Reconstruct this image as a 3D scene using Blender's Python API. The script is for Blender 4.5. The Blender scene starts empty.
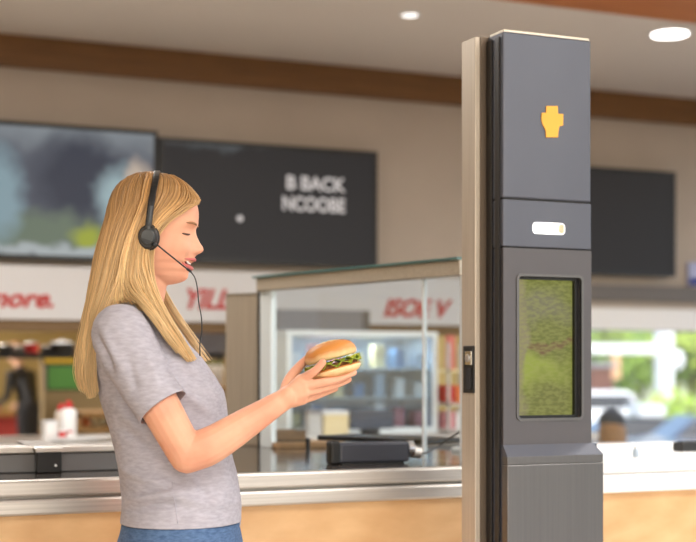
import bpy, bmesh, math, random
from mathutils import Vector, Matrix, noise
R = random.Random(7)
C = bpy.context.scene.collection
F = 1400.0; HZ = 370.0; CH = 1.27
ANG = math.atan(1400/3190.0); sa, ca = math.sin(ANG), math.cos(ANG)

# ------------------------------------------------------------ photo measurements -> room coordinates
def zY(px, Y): return Y/(ca-(px-348)/F*sa)
def cp(px, py, z):
    x = (px-348)/F
    return Vector((z*(sa+x*ca), z*(ca-x*sa), CH-z*(py-HZ)/F))
def yp(px, py, Y): return cp(px, py, zY(px, Y))
def hp(px, py, h): return cp(px, py, (CH-h)*F/(py-HZ))
def Yat(px, X):
    x = (px-348)/F
    return X*(ca-x*sa)/(sa+x*ca)
def lin(c): return tuple((v/12.92 if v <= .04045 else ((v+.055)/1.055)**2.4) for v in c)
def rgb(r, g, b): return lin((r/255, g/255, b/255))+(1,)

# ------------------------------------------------------------ materials
def mat(name, col, rough=.5, metal=0., **k):
    m = bpy.data.materials.new(name); m.use_nodes = True
    nt = m.node_tree; b = nt.nodes['Principled BSDF']
    b.inputs['Base Color'].default_value = col
    b.inputs['Roughness'].default_value = rough
    b.inputs['Metallic'].default_value = metal
    if 'emit' in k:
        b.inputs['Emission Color'].default_value = k.get('ecol', col)
        b.inputs['Emission Strength'].default_value = k['emit']
    if 'sss' in k:
        b.inputs['Subsurface Weight'].default_value = k['sss']
        b.inputs['Subsurface Radius'].default_value = (.012, .005, .003)
        b.inputs['Subsurface Scale'].default_value = 1.0
    if 'spec' in k: b.inputs['Specular IOR Level'].default_value = k['spec']
    if 'coat' in k: b.inputs['Coat Weight'].default_value = k['coat']
    nz = k.get('noise')          # (scale xyz, second colour, low, high)
    if nz:
        tc = nt.nodes.new('ShaderNodeTexCoord'); mp = nt.nodes.new('ShaderNodeMapping')
        mp.inputs['Scale'].default_value = nz[0]
        n = nt.nodes.new('ShaderNodeTexNoise'); n.inputs['Scale'].default_value = 1; n.inputs['Detail'].default_value = 6
        cr = nt.nodes.new('ShaderNodeValToRGB')
        cr.color_ramp.elements[0].position = nz[2]; cr.color_ramp.elements[1].position = nz[3]
        cr.color_ramp.elements[0].color = col; cr.color_ramp.elements[1].color = nz[1]
        L = nt.links.new
        L(tc.outputs['Object'], mp.inputs[0]); L(mp.outputs[0], n.inputs['Vector']); L(n.outputs[0], cr.inputs[0]); L(cr.outputs[0], b.inputs['Base Color'])
        if k.get('bump'):
            bp = nt.nodes.new('ShaderNodeBump'); bp.inputs['Strength'].default_value = k['bump']; bp.inputs['Distance'].default_value = k.get('bdist', .002)
            L(n.outputs[0], bp.inputs['Height']); L(bp.outputs[0], b.inputs['Normal'])
    return m

def steel(name, c1, c2, rough=.32, vertical=False, metal=1.0):
    s = (260, 260, 3) if vertical else (2, 200, 260)
    return mat(name, c1, rough, metal, noise=(s, c2, .3, .7), bump=.05, bdist=.0005)

def wood(name, c1, c2, scale=(1.2, 8, 14), rough=.5):
    m = mat(name, c1, rough); nt = m.node_tree; b = nt.nodes['Principled BSDF']; L = nt.links.new
    tc = nt.nodes.new('ShaderNodeTexCoord'); mp = nt.nodes.new('ShaderNodeMapping'); mp.inputs['Scale'].default_value = scale
    n = nt.nodes.new('ShaderNodeTexNoise'); n.inputs['Scale'].default_value = .6; n.inputs['Detail'].default_value = 2
    sc = nt.nodes.new('ShaderNodeMath'); sc.operation = 'MULTIPLY'; sc.inputs[1].default_value = 14
    fr = nt.nodes.new('ShaderNodeMath'); fr.operation = 'PINGPONG'; fr.inputs[1].default_value = .5
    n2 = nt.nodes.new('ShaderNodeTexNoise'); n2.inputs['Scale'].default_value = 9; n2.inputs['Detail'].default_value = 5
    ad = nt.nodes.new('ShaderNodeMath'); ad.operation = 'MULTIPLY_ADD'; ad.inputs[1].default_value = .55
    cr = nt.nodes.new('ShaderNodeValToRGB'); cr.color_ramp.elements[0].color = c1; cr.color_ramp.elements[1].color = c2
    cr.color_ramp.elements[0].position = .2; cr.color_ramp.elements[1].position = .9
    L(tc.outputs['Object'], mp.inputs[0]); L(mp.outputs[0], n.inputs['Vector']); L(mp.outputs[0], n2.inputs['Vector'])
    L(n.outputs[0], sc.inputs[0]); L(sc.outputs[0], fr.inputs[0]); L(fr.outputs[0], ad.inputs[0]); L(n2.outputs[0], ad.inputs[2])
    L(ad.outputs[0], cr.inputs[0]); L(cr.outputs[0], b.inputs['Base Color'])
    return m

def glass(name, tint, fac=.1, rough=.02):
    m = bpy.data.materials.new(name); m.use_nodes = True; nt = m.node_tree; nt.nodes.clear()
    o = nt.nodes.new('ShaderNodeOutputMaterial'); mx = nt.nodes.new('ShaderNodeMixShader')
    t = nt.nodes.new('ShaderNodeBsdfTransparent'); g = nt.nodes.new('ShaderNodeBsdfGlossy')
    t.inputs[0].default_value = tint; g.inputs['Roughness'].default_value = rough; mx.inputs[0].default_value = fac
    L = nt.links.new; L(t.outputs[0], mx.inputs[1]); L(g.outputs[0], mx.inputs[2]); L(mx.outputs[0], o.inputs[0])
    return m

def screen(name, base, blobs, strength, bands=None):
    """a lit display: soft colour patches (cx, cz, rx, rz, colour) in metres on the panel, from its lower left corner"""
    m = bpy.data.materials.new(name); m.use_nodes = True; nt = m.node_tree; b = nt.nodes['Principled BSDF']; L = nt.links.new
    tc = nt.nodes.new('ShaderNodeTexCoord'); sp = nt.nodes.new('ShaderNodeSeparateXYZ')
    nn = nt.nodes.new('ShaderNodeTexNoise'); nn.inputs['Scale'].default_value = 9; nn.inputs['Detail'].default_value = 3
    va = nt.nodes.new('ShaderNodeVectorMath'); va.operation = 'SCALE'; va.inputs['Scale'].default_value = .14
    vb = nt.nodes.new('ShaderNodeVectorMath'); vb.operation = 'ADD'
    L(tc.outputs['Object'], nn.inputs['Vector']); L(nn.outputs['Color'], va.inputs[0]); L(va.outputs[0], vb.inputs[0]); L(tc.outputs['Object'], vb.inputs[1])
    cur = None
    rg = nt.nodes.new('ShaderNodeRGB'); rg.outputs[0].default_value = base; cur = rg.outputs[0]
    for (cx, cz, rx, rz, col) in blobs:
        mp = nt.nodes.new('ShaderNodeMapping'); mp.vector_type = 'POINT'
        mp.inputs['Scale'].default_value = (1/rx, 0, 1/rz); mp.inputs['Location'].default_value = (-(cx+.07)/rx, 0, -(cz+.07)/rz)
        gr = nt.nodes.new('ShaderNodeTexGradient'); gr.gradient_type = 'SPHERICAL'
        mu = nt.nodes.new('ShaderNodeMath'); mu.operation = 'MULTIPLY'; mu.inputs[1].default_value = 1.9; mu.use_clamp = True
        mx = nt.nodes.new('ShaderNodeMixRGB'); mx.inputs[2].default_value = col
        L(vb.outputs[0], mp.inputs[0]); L(mp.outputs[0], gr.inputs[0]); L(gr.outputs['Fac'], mu.inputs[0]); L(mu.outputs[0], mx.inputs[0]); L(cur, mx.inputs[1]); cur = mx.outputs[0]
    if bands:
        mp = nt.nodes.new('ShaderNodeMapping'); mp.inputs['Scale'].default_value = bands[0]
        n = nt.nodes.new('ShaderNodeTexNoise'); n.inputs['Scale'].default_value = 1; n.inputs['Detail'].default_value = 2
        cr = nt.nodes.new('ShaderNodeValToRGB'); cr.color_ramp.elements[0].position = .42; cr.color_ramp.elements[1].position = .58
        mx = nt.nodes.new('ShaderNodeMixRGB'); mx.inputs[2].default_value = bands[1]
        ml = nt.nodes.new('ShaderNodeMath'); ml.operation = 'MULTIPLY'; ml.inputs[1].default_value = bands[2]
        L(tc.outputs['Object'], mp.inputs[0]); L(mp.outputs[0], n.inputs['Vector']); L(n.outputs[0], cr.inputs[0]); L(cr.outputs[0], ml.inputs[0]); L(ml.outputs[0], mx.inputs[0]); L(cur, mx.inputs[1]); cur = mx.outputs[0]
    b.inputs['Base Color'].default_value = (.012, .012, .013, 1); b.inputs['Roughness'].default_value = .45; b.inputs['Specular IOR Level'].default_value = .2
    L(cur, b.inputs['Emission Color']); b.inputs['Emission Strength'].default_value = strength
    return m

M = dict(
    plaster=mat('beige plaster', rgb(186, 173, 160), .85, noise=((3, 3, 3), rgb(180, 167, 154), .3, .7)),
    ceiling=mat('beige ceiling paint', rgb(226, 214, 200), .85),
    browntrim=wood('dark oak trim', rgb(90, 58, 26), rgb(128, 88, 46), (.5, 6, 22)),
    orangewood=wood('orange oak soffit', rgb(176, 98, 44), rgb(200, 124, 62), (.5, 6, 22)),
    birch=wood('birch plywood', rgb(206, 158, 108), rgb(228, 186, 136), (1.1, 1.1, 2.6), .45),
    steel=steel('brushed stainless steel', rgb(188, 182, 176), rgb(212, 206, 200), .38, False, .75),
    steelv=steel('brushed stainless upright', rgb(184, 171, 154), rgb(206, 194, 178), .45, True, .35),
    darktop=mat('dark polished counter', rgb(70, 64, 60), .12, .3, noise=((30, 30, 30), rgb(84, 76, 70), .35, .65)),
    darkpanel=mat('dark grey steel panel', rgb(112, 110, 110), .42, .45),
    white=mat('white frame and lit steel', rgb(240, 238, 236), .35),  # window frame white; on the right counter it stands for strong light
    whitemetal=mat('white powder coat', rgb(226, 228, 230), .4),
    paper=mat('white paper', rgb(236, 234, 232), .8),
    alu=mat('pale anodised aluminium', rgb(232, 238, 240), .4, 0.),
    bronze=steel('warm brushed steel rail', rgb(196, 184, 166), rgb(218, 208, 192), .38, False, .4),
    kiosk=mat('charcoal powder coat', rgb(84, 87, 98), .45, .3, noise=((3, 3, 2), rgb(92, 95, 106), .3, .7)),
    kioskbase=steel('dark brushed steel', rgb(110, 108, 108), rgb(115, 113, 113), .38, True),
    kiosksid=mat('near black side panel', rgb(38, 35, 34), .4, .3),
    black=mat('black plastic', rgb(22, 22, 24), .4),
    blackmat=mat('matt black', rgb(34, 34, 36), .7),
    gasket=mat('black gasket', rgb(15, 15, 16), .6),
    pill=mat('lit white indicator', rgb(255, 255, 255), .4, emit=1.2, ecol=(1, 1, 1, 1)),
    yellow=mat('yellow enamel badge', rgb(244, 172, 58), .45),
    chrome=mat('chrome', rgb(205, 205, 208), .18, 1.),
    red=mat('red plastic', rgb(190, 34, 32), .45),
    redletter=mat('red sign letters', rgb(196, 44, 40), .5),
    signwhite=mat('white sign board', rgb(222, 220, 222), .6),
    grey=mat('grey board', rgb(142, 140, 144), .6),
    trimgrey=mat('dark grey header trim', rgb(112, 106, 102), .6),
    blueglass=glass('pale blue display glass', (.80, .87, .93, 1), .10, .05),
    clear=glass('clear sneeze guard glass', (.93, .96, .97, 1), .07),
    bluegrey=mat('blue grey lining', rgb(176, 192, 208), .5),
    cream=mat('cream carton', rgb(232, 214, 170), .7),
    pink=mat('pink carton', rgb(206, 134, 140), .7),
    teal=mat('blue carton', rgb(98, 136, 176), .6),
    green=mat('green sign panel', rgb(66, 118, 48), .6),
    mustard=mat('mustard sign panel', rgb(206, 168, 36), .6),
    olivewall=mat('ochre stall wall', rgb(176, 152, 96), .8),
    brownshelf=mat('brown shelf board', rgb(150, 110, 58), .6),
    brownbeam=mat('brown header beam', rgb(120, 92, 58), .6),
    concrete=mat('grey floor tile', rgb(204, 196, 186), .4, noise=((4, 4, 4), rgb(214, 206, 196), .3, .7)),
    asphalt=mat('pale asphalt', rgb(140, 138, 136), .9, noise=((2, 2, 2), rgb(156, 154, 150), .3, .7)),
    orange=mat('orange food', rgb(224, 122, 66), .6),
)

# ------------------------------------------------------------ geometry helpers
class MB:
    def __init__(s): s.v = []; s.f = []
    def add(s, vs, fs):
        n = len(s.v); s.v += [tuple(v) for v in vs]; s.f += [tuple(i+n for i in f) for f in fs]; return s
    def box(s, a, b):
        x0, x1 = sorted((a[0], b[0])); y0, y1 = sorted((a[1], b[1])); z0, z1 = sorted((a[2], b[2]))
        return s.add([(x0,y0,z0),(x1,y0,z0),(x1,y1,z0),(x0,y1,z0),(x0,y0,z1),(x1,y0,z1),(x1,y1,z1),(x0,y1,z1)],
            [(0,3,2,1),(4,5,6,7),(0,1,5,4),(1,2,6,5),(2,3,7,6),(3,0,4,7)])
    def obox(s, p, q, thick, z0, z1):      # upright slab from p to q in plan
        d = Vector((q[0]-p[0], q[1]-p[1], 0)).normalized(); n = Vector((-d.y, d.x, 0))*thick
        P = [Vector((p[0],p[1],0)), Vector((q[0],q[1],0)), Vector((q[0],q[1],0))+n, Vector((p[0],p[1],0))+n]
        return s.add([(a.x,a.y,z0) for a in P]+[(a.x,a.y,z1) for a in P], [(0,3,2,1),(4,5,6,7),(0,1,5,4),(1,2,6,5),(2,3,7,6),(3,0,4,7)])
    def loft(s, rings, cap=True, closed=True):
        n = len(rings[0]); b = len(s.v)
        for r in rings: s.v += [tuple(p) for p in r]
        for i in range(len(rings)-1):
            for j in range(n if closed else n-1):
                k = (j+1) % n
                s.f.append((b+i*n+j, b+i*n+k, b+(i+1)*n+k, b+(i+1)*n+j))
        if cap:
            s.f.append(tuple(b+j for j in reversed(range(n)))); s.f.append(tuple(b+(len(rings)-1)*n+j for j in range(n)))
        return s
    def tube(s, pts, rad, n=10, cap=True, flat=None, up=None):
        pts = [Vector(p) for p in pts]
        if not hasattr(rad, '__len__'): rad = [rad]*len(pts)
        rings = []; ref = None
        for i, p in enumerate(pts):
            t = (pts[min(i+1, len(pts)-1)]-pts[max(i-1, 0)]).normalized()
            if ref is None:
                u = Vector(up) if up else Vector((0, 0, 1))
                if abs(t.dot(u)) > .95 and not up: u = Vector((0, 1, 0))
                a = u-t*u.dot(t)
                a.normalize()
            else:
                a = ref-t*ref.dot(t); a.normalize()
            ref = a; c = t.cross(a)
            r = rad[i]; fl = flat if flat else 1
            rings.append([p+a*r*fl*math.cos(2*math.pi*j/n)+c*r*math.sin(2*math.pi*j/n) for j in range(n)])
        return s.loft(rings, cap)
    def ball(s, c, r, n=14, m=9):
        c = Vector(c)
        if not hasattr(r, '__len__'): r = (r, r, r)
        rings = [[c+Vector((r[0]*math.sin(a)*math.cos(2*math.pi*j/n), r[1]*math.sin(a)*math.sin(2*math.pi*j/n), -r[2]*math.cos(a))) for j in range(n)]
                 for a in [math.pi*(i+.25)/(m+.5) for i in range(m+1)]]
        return s.loft(rings)
    def limb(s, pts, rad, n=16):           # round-ended closed tube for remeshing
        s.tube(pts, rad, n)
        for p, r in zip(pts, rad): s.ball(p, r*.995, 14, 8)
        return s
    def lathe(s, prof, c, n=24):
        c = Vector(c)
        return s.loft([[c+Vector((r*math.cos(2*math.pi*j/n), r*math.sin(2*math.pi*j/n), z)) for j in range(n)] for r, z in prof])
    def prism(s, pts, depth):              # pts 3D outline, depth vector
        d = Vector(depth); n = len(pts)
        return s.add([tuple(p) for p in pts]+[tuple(Vector(p)+d) for p in pts],
            [tuple(range(n))[::-1], tuple(range(n, 2*n))]+[(i, (i+1) % n, n+(i+1) % n, n+i) for i in range(n)])
    def build(s, name, m, parent=None, bevel=0, smooth=False, local=False, remesh=0, sm=0, seg=2):
        me = bpy.data.meshes.new(name)
        vs = s.v
        if parent is not None and not local:
            inv = chain(parent).inverted(); vs = [tuple(inv @ Vector(v)) for v in vs]
        me.from_pydata(vs, [], s.f)
        bm = bmesh.new(); bm.from_mesh(me); bmesh.ops.recalc_face_normals(bm, faces=bm.faces); bm.to_mesh(me); bm.free()
        if m: me.materials.append(m)
        o = bpy.data.objects.new(name, me); C.objects.link(o)
        if parent is not None: o.parent = parent
        if smooth: me.polygons.foreach_set('use_smooth', [True]*len(me.polygons))
        if bevel:
            b = o.modifiers.new('bevel', 'BEVEL'); b.width = bevel; b.segments = seg; b.limit_method = 'ANGLE'
        if remesh:
            r = o.modifiers.new('remesh', 'REMESH'); r.mode = 'VOXEL'; r.voxel_size = remesh; r.use_smooth_shade = True
            if sm:
                q = o.modifiers.new('smooth', 'SMOOTH'); q.iterations = sm; q.factor = .5
        return o
def chain(o):
    m = Matrix.Identity(4)
    while o is not None:
        m = Matrix.LocRotScale(o.location, o.rotation_euler, o.scale) @ m; o = o.parent
    return m
def bake(o):                               # replace modifiers by their result
    dg = bpy.context.evaluated_depsgraph_get(); dg.update()
    me = bpy.data.meshes.new_from_object(o.evaluated_get(dg)); o.modifiers.clear(); o.data = me
    return me
def tag(o, label, cat, group=None, kind=None):
    o['label'] = label; o['category'] = cat
    if group: o['group'] = group
    if kind: o['kind'] = kind
    return o
def thing(name, label, cat, loc=(0, 0, 0), rotz=0, group=None):
    o = bpy.data.objects.new(name, None); C.objects.link(o); o.empty_display_size = .1
    o.location = loc; o.rotation_euler = (0, 0, rotz)
    return tag(o, label, cat, group)
def struct(name, mb, m, bevel=0, label=None):
    o = mb.build(name, m, None, bevel); o['kind'] = 'structure'
    if label: o['label'] = label
    return o
def catmull(pts, n):
    P = [Vector(p) for p in pts]; P = [2*P[0]-P[1]]+P+[2*P[-1]-P[-2]]; m = len(P)-3; out = []
    for i in range(n):
        t = i/(n-1)*m; k = min(int(t), m-1); t -= k
        a, b, c, d = P[k:k+4]
        out.append(.5*((2*b)+(c-a)*t+(2*a-5*b+4*c-d)*t*t+(3*b-a-3*c+d)*t**3))
    return out
def interp(tab, x):
    if x <= tab[0][0]: return tab[0][1]
    for (a, b), (c, d) in zip(tab, tab[1:]):
        if x <= c:
            t = (x-a)/(c-a); return b+(d-b)*t
    return tab[-1][1]

# ============================================================ SETTING
CEIL = 3.0; WY = 7.35
XS = yp(500, 300, WY).x                     # where the wall's stall opening meets the window to the street
XR_END = 7.2
struct('floor', MB().box((-4, -5, -.1), (XR_END, 20, 0)), M['concrete'])
struct('ceiling', MB().box((-4, -5, CEIL), (XR_END, WY+.2, CEIL+.15)), M['ceiling'])
struct('wall_back', MB().box((-4, WY, 1.80), (XR_END, WY+.2, CEIL)), M['plaster'])
zb0 = yp(0, 67, WY).z; zt0 = CEIL
struct('trim_1', MB().box((-4, WY-.06, zb0), (XR_END, WY+.0, zt0)), M['browntrim'], .004)
# oak soffit strip dropping from the ceiling
p0 = hp(630, 10, CEIL)
struct('trim_2', MB().box((-4, p0.y-.45, CEIL-.03), (XR_END, p0.y, CEIL)), M['orangewood'], .004)
struct('trim_3', MB().box((XS, WY-.05, 1.70), (XR_END, WY+.2, 1.80)), M['trimgrey'], .004)
struct('trim_4', MB().box((XS, WY-.02, 1.655), (XR_END, WY+.15, 1.70)), M['plaster'])
# window to the street
w1 = MB(); w1.box((XS, WY-.06, 1.52), (XR_END, WY+.14, 1.655)); w1.box((XS, WY, .74), (XS+.1, WY+.1, 1.52))
wf = struct('window_1', w1, M['white'], .004)
MB().box((XS+.1, WY+.04, .8), (XR_END, WY+.05, 1.52)).build('window_pane', M['clear'], wf)
MB().box((XS, WY-.1, .74), (XR_END, WY+.2, .80)).build('window_sill', M['grey'], wf, .004)
struct('wall_under_window', MB().box((XS, WY, 0), (XR_END, WY+.2, .74)), M['plaster'])
struct('wall_divider', MB().box((XS-.12, WY+.2, 0), (XS, 18, CEIL)), M['olivewall'])
struct('wall_stall_left', MB().box((-4.1, -5, 0), (-4, 18, CEIL)), M['olivewall'])
struct('wall_stall_back', MB().box((-4, 18, 0), (XS, 18.2, CEIL)), M['olivewall'])
struct('ceiling_stall', MB().box((-4, WY+.2, CEIL), (XS, 18.2, CEIL+.15)), M['ceiling'])
# sign band over the opening
sx = yp(500, 300, WY-.08).x
sb = tag(MB().box((-2.5, WY-.08, 1.53), (XS, WY, 1.81)).build('sign_board', M['signwhite'], None, .004),
    'long white sign board with red script lettering across the wall under the screens', 'sign')
struct('trim_5', MB().box((-2.5, WY-.06, 1.475), (XS, WY+.12, 1.53)), M['brownbeam'], .004)

def text(body, name, m, parent, origin, size, ex=.004, shear=.0, bold=.0, align='LEFT', sx=1.0):
    cu = bpy.data.curves.new(name, 'FONT'); cu.body = body; cu.size = size; cu.extrude = ex; cu.shear = shear; cu.offset = bold
    cu.align_x = align
    o = bpy.data.objects.new(name, cu); C.objects.link(o)
    dg = bpy.context.evaluated_depsgraph_get(); dg.update()
    me = bpy.data.meshes.new_from_object(o.evaluated_get(dg)); bpy.data.objects.remove(o)
    me.materials.clear(); me.materials.append(m)
    T = Matrix.Translation(origin) @ Matrix.Rotation(math.pi/2, 4, 'X') @ Matrix.Diagonal((sx, 1, 1, 1))
    if parent is not None: T = chain(parent).inverted() @ T
    me.transform(T)
    o = bpy.data.objects.new(name, me); C.objects.link(o); o.parent = parent
    return o
SY = WY-.084
for body, px, py, w, sz in (('more.', -17, 306, 1.1, .135), ('YILL', 182, 308, .95, .15), ('ISOE V', 383, 316, 1.0, .14)):
    text(body, 'lettering', M['redletter'], sb, yp(px, py, SY), sz, .004, .35, .0035, sx=w)

# ------------------------------------------------------------ wall screens
def wall_tv(x0, x1, yt, yb, label, scr, group=None, Y=WY-.10):
    A = yp(x0, yt, Y) ; B = yp(x1, yb, Y)
    zt = (yp(x0, yt, Y).z); z0 = B.z
    t = thing('wall_screen', label, 'screen', (A.x, Y, z0), 0, group)
    W = B.x-A.x; H = zt-z0; fr = .022
    MB().box((A.x, Y, z0), (B.x, Y+.045, zt)).build('casing', M['blackmat'], t, .004)
    MB().box((A.x+.2, Y+.045, z0+.1), (B.x-.2, WY, zt-.1)).build('wall_bracket', M['blackmat'], t)
    for a, b in (((A.x, z0), (B.x, z0+fr)), ((A.x, zt-fr), (B.x, zt)), ((A.x, z0+fr), (A.x+fr, zt-fr)), ((B.x-fr, z0+fr), (B.x, zt-fr))):
        MB().box((a[0], Y-.008, a[1]), (b[0], Y, b[1])).build('bezel', M['black'], t)
    o = MB().box((0, 0, 0), (W-2*fr, .003, H-2*fr)).build('display', scr, None); o.parent = t; o.location = (fr, -.003, fr)
    return t, A.x, B.x, z0, zt
s1 = screen('menu photo screen', rgb(104, 108, 120), [
    (.75, .62, 1.1, .16, rgb(150, 158, 164)), (1.30, .58, .35, .14, rgb(176, 180, 178)), (.4, .30, 2.4, .38, rgb(96, 100, 112)), (.62, .40, .30, .30, rgb(66, 70, 84)),
    (.86, .30, .20, .22, rgb(176, 200, 206)), (.92, .44, .10, .10, rgb(214, 196, 180)), (1.30, .42, .16, .16, rgb(216, 176, 140)), (1.42, .30, .18, .26, rgb(150, 164, 170)), (1.12, .26, .1, .2, rgb(56, 60, 74)),
    (.3, .12, .6, .14, rgb(120, 134, 116)), (.66, .11, .12, .08, rgb(176, 186, 70)), (.92, .1, .16, .09, rgb(196, 200, 190)), (1.3, .1, .4, .12, rgb(112, 134, 150)), (.2, .3, .16, .3, rgb(150, 176, 186)), (.9, .02, 1.3, .05, rgb(190, 198, 200))], 0.62)
dark = screen('dark screen', rgb(62, 60, 62), [(.25, .66, .5, .08, rgb(120, 126, 130))], .35)
dark2 = screen('dark screen right', rgb(62, 58, 58), [], .35)
tvA = wall_tv(-46, 157.5, 117, 263, 'wall screen on the far left showing a blurred pale kitchen scene', s1, 'wall screens')
tvB = wall_tv(159.5, 377, 137, 268, 'dark wall screen with two short white lines, behind the worker', dark, 'wall screens')
tvC = wall_tv(560, 675, 164.5, 277, 'blank dark wall screen on the right, behind the dark ordering pillar', dark2, 'wall screens')
lit = mat('white screen text', rgb(200, 200, 204), .5, emit=.38, ecol=rgb(190, 190, 196))
for body, px, py, sz, w in (('B BACK', 286, 188.5, .105, .98), ('NCOOBE', 282, 209.5, .108, .84)):
    text(body, 'screen_text', lit, tvB[0], yp(px, py, WY-.1085), sz, .0005, 0, .003, sx=w)
pp = yp(240, 218.5, WY-.105)
MB().tube([pp+Vector((0, .001, 0)), pp-Vector((0, .002, 0))], .017, 20).build('screen_dot', lit, tvB[0])
# blue and white notice at the right edge of the wall
n0 = yp(689, 262, WY-.03); n1 = yp(704, 286, WY-.03)
nt_ = thing('wall_notice', 'small blue and white notice on the wall at the right edge', 'notice', (n0.x, WY-.03, n1.z))
MB().box((n0.x, WY-.03, n1.z), (n1.x, WY, n0.z)).build('notice_board', mat('pale blue notice', rgb(176, 182, 214), .5), nt_, .002)
MB().box((n0.x+.004, WY-.034, n1.z+.004), (n1.x-.004, WY-.03, n1.z+.05)).build('blue_footer', mat('deep blue', rgb(52, 62, 140), .5), nt_)

# ------------------------------------------------------------ ceiling lights
def downlight(px, py, r, e, label):
    c = hp(px, py, CEIL-.004)
    t = thing('ceiling_downlight', label, 'ceiling light', (c.x, c.y, CEIL), 0, 'recessed ceiling downlights')
    MB().lathe([(r, -.006), (r+.012, -.006), (r+.012, 0), (r, 0)], (c.x, c.y, CEIL)).build('trim_ring', M['whitemetal'], t, smooth=False)
    MB().lathe([(r*.98, -.008), (r*.98, -.004)], (c.x, c.y, CEIL)).build('diffuser', mat('downlight diffuser', (1, 1, 1, 1), .5, emit=e, ecol=(1, .97, .92, 1)), t)
    return c
c1 = downlight(670, 34, .095, 6, 'bright recessed downlight in the ceiling at the upper right')
c2 = downlight(410, 15, .04, 1.2, 'dim small recessed downlight in the ceiling left of the column top')
def area(loc, rot, sx_, sy_, e, col=(1, 1, 1), spread=math.pi):
    l = bpy.data.lights.new('lamp', 'AREA'); l.shape = 'RECTANGLE'; l.size = sx_; l.size_y = sy_; l.energy = e; l.color = col; l.spread = spread
    o = bpy.data.objects.new('lamp', l); C.objects.link(o); o.location = loc; o.rotation_euler = rot; return o
def panel(x, y, sx_, sy_, e, group, label, col=(1, .975, .94), z=CEIL, size=None):  # unseen fill lamp with a housing, added to brighten the interior
    t = thing('added_fill_panel', label, 'ceiling light', (x, y, z), 0, group)
    MB().box((x-sx_/2, y-sy_/2, z-.03), (x+sx_/2, y+sy_/2, z)).build('fill_panel_housing', M['whitemetal'], t, .004)
    MB().box((x-sx_/2+.03, y-sy_/2+.03, z-.034), (x+sx_/2-.03, y+sy_/2-.03, z-.03)).build('diffuser', mat('added fill panel glow', (1, 1, 1, 1), .5, emit=2.5, ecol=col+(1,)), t)
    area((x, y, z-.05), (0, 0, 0), sx_-.1, sy_-.1, e, col)

# ============================================================ SERVICE COUNTER
CY = 3.11; TOPZ = 1.027; CB = 4.42
kXL = yp(503, 300, 2.70).x; kXR = yp(591, 300, 2.70).x
cx0 = -1.5; cxm = yp(560, 480, CY).x; cx1 = 4.6
ct = thing('service_counter', 'long service counter with stainless edge and birch plywood front, behind the worker', 'counter', (1, CY+.4, 0))
MB().box((cx0, CY+.02, 0), (cxm, CB-.05, .95)).build('front_panel', M['birch'], ct, .002)
MB().box((cx0, CY+.03, .95), (cxm, CB, TOPZ-.004)).box((cx0, CY, TOPZ-.037), (cxm, CY+.03, TOPZ)).build('upper_edge', M['steel'], ct, .006)
MB().box((cx0, CY-.006, .949), (cxm, CY+.02, .985)).build('lower_lip', M['steel'], ct, .006)
MB().box((cx0, CY+.03, TOPZ-.004), (cxm, CB, TOPZ)).build('countertop', M['darktop'], ct)
cr_ = thing('service_counter', 'counter with steel edge painted white as strongly lit and pale birch front, right of the dark ordering pillar', 'counter', (3, CY+.4, 0))
MB().box((cxm+.002, CY+.02, 0), (cx1, 3.66, .95)).build('front_panel', M['birch'], cr_, .002)
MB().box((cxm+.002, CY, TOPZ-.032), (cx1, 3.72, TOPZ+.012)).build('countertop', M['white'], cr_, .005)  # white colour stands in for light glaring on the stainless top
MB().box((cxm+.002, CY-.006, .945), (cx1, 3.70, TOPZ-.034)).build('lower_lip', M['white'], cr_, .004)
# things on the right counter
b0 = hp(636, 457, TOPZ+.012)
q = thing('glass_bottle', 'tiny pale blue bottle on the white counter right of the pillar', 'bottle', b0)
MB().lathe([(.008, 0), (.009, .004), (.009, .018), (.006, .022)], b0, 16).build('bottle_body', M['bluegrey'], q, smooth=True)
MB().lathe([(.0062, .022), (.0062, .028)], b0, 16).build('cap', M['whitemetal'], q)
b0 = hp(683, 452, TOPZ+.012)
q = thing('card_reader', 'small black device on the white counter at the right edge', 'card reader', b0)
MB().box((b0.x, b0.y, b0.z), (b0.x+.085, b0.y+.05, b0.z+.026)).build('casing', M['black'], q, .005)
MB().box((b0.x+.01, b0.y+.01, b0.z+.026), (b0.x+.075, b0.y+.04, b0.z+.028)).build('keypad', M['blackmat'], q)

# low stainless well unit on the left of the counter
wx1 = yp(205, 470, CY+.12).x; wy0 = hp(60, 472, TOPZ).y; wz = TOPZ+.062
wy1 = hp(60, 444, wz).y
wu = thing('counter_well_unit', 'low stainless well unit with dark face on the counter left of the worker', 'food well', (0, wy0, TOPZ))
MB().box((cx0, wy0+.006, TOPZ), (wx1, wy1, wz-.016)).build('dark_face', M['darkpanel'], wu, .003)
MB().box((cx0, wy0-.004, wz-.016), (wx1, wy0+.03, wz)).box((cx0, wy1-.03, wz-.016), (wx1, wy1, wz)).box((cx0, wy0+.03, wz-.016), (wx1, wy1-.03, wz-.006)).build('steel_top', M['steel'], wu, .003)
# switch box
a = yp(37, 470, wy0-.03); b = yp(62, 470, wy0-.03)
sw = thing('switch_box', 'small black-fronted steel box clipped to the front of the low well unit', 'switch box', (a.x, a.y, TOPZ))
MB().box((a.x, wy0-.03, TOPZ), (b.x, wy0-.006, wz-.012)).build('casing', M['black'], sw, .003)
MB().prism([(a.x-.004, wy0+.22, wz+.001), (a.x-.004, wy0+.22, wz+.004), (a.x-.004, wy0-.034, wz-.004), (a.x-.004, wy0-.034, wz-.012), (a.x-.004, wy0-.006, wz+.001)], (b.x-a.x+.008, 0, 0)).build('hinged_lid', M['steel'], sw)
MB().tube([(b.x-.015, wy0-.032, TOPZ+.018), (b.x-.015, wy0-.030, TOPZ+.018)], .003, 12).build('indicator', M['whitemetal'], sw)

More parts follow.
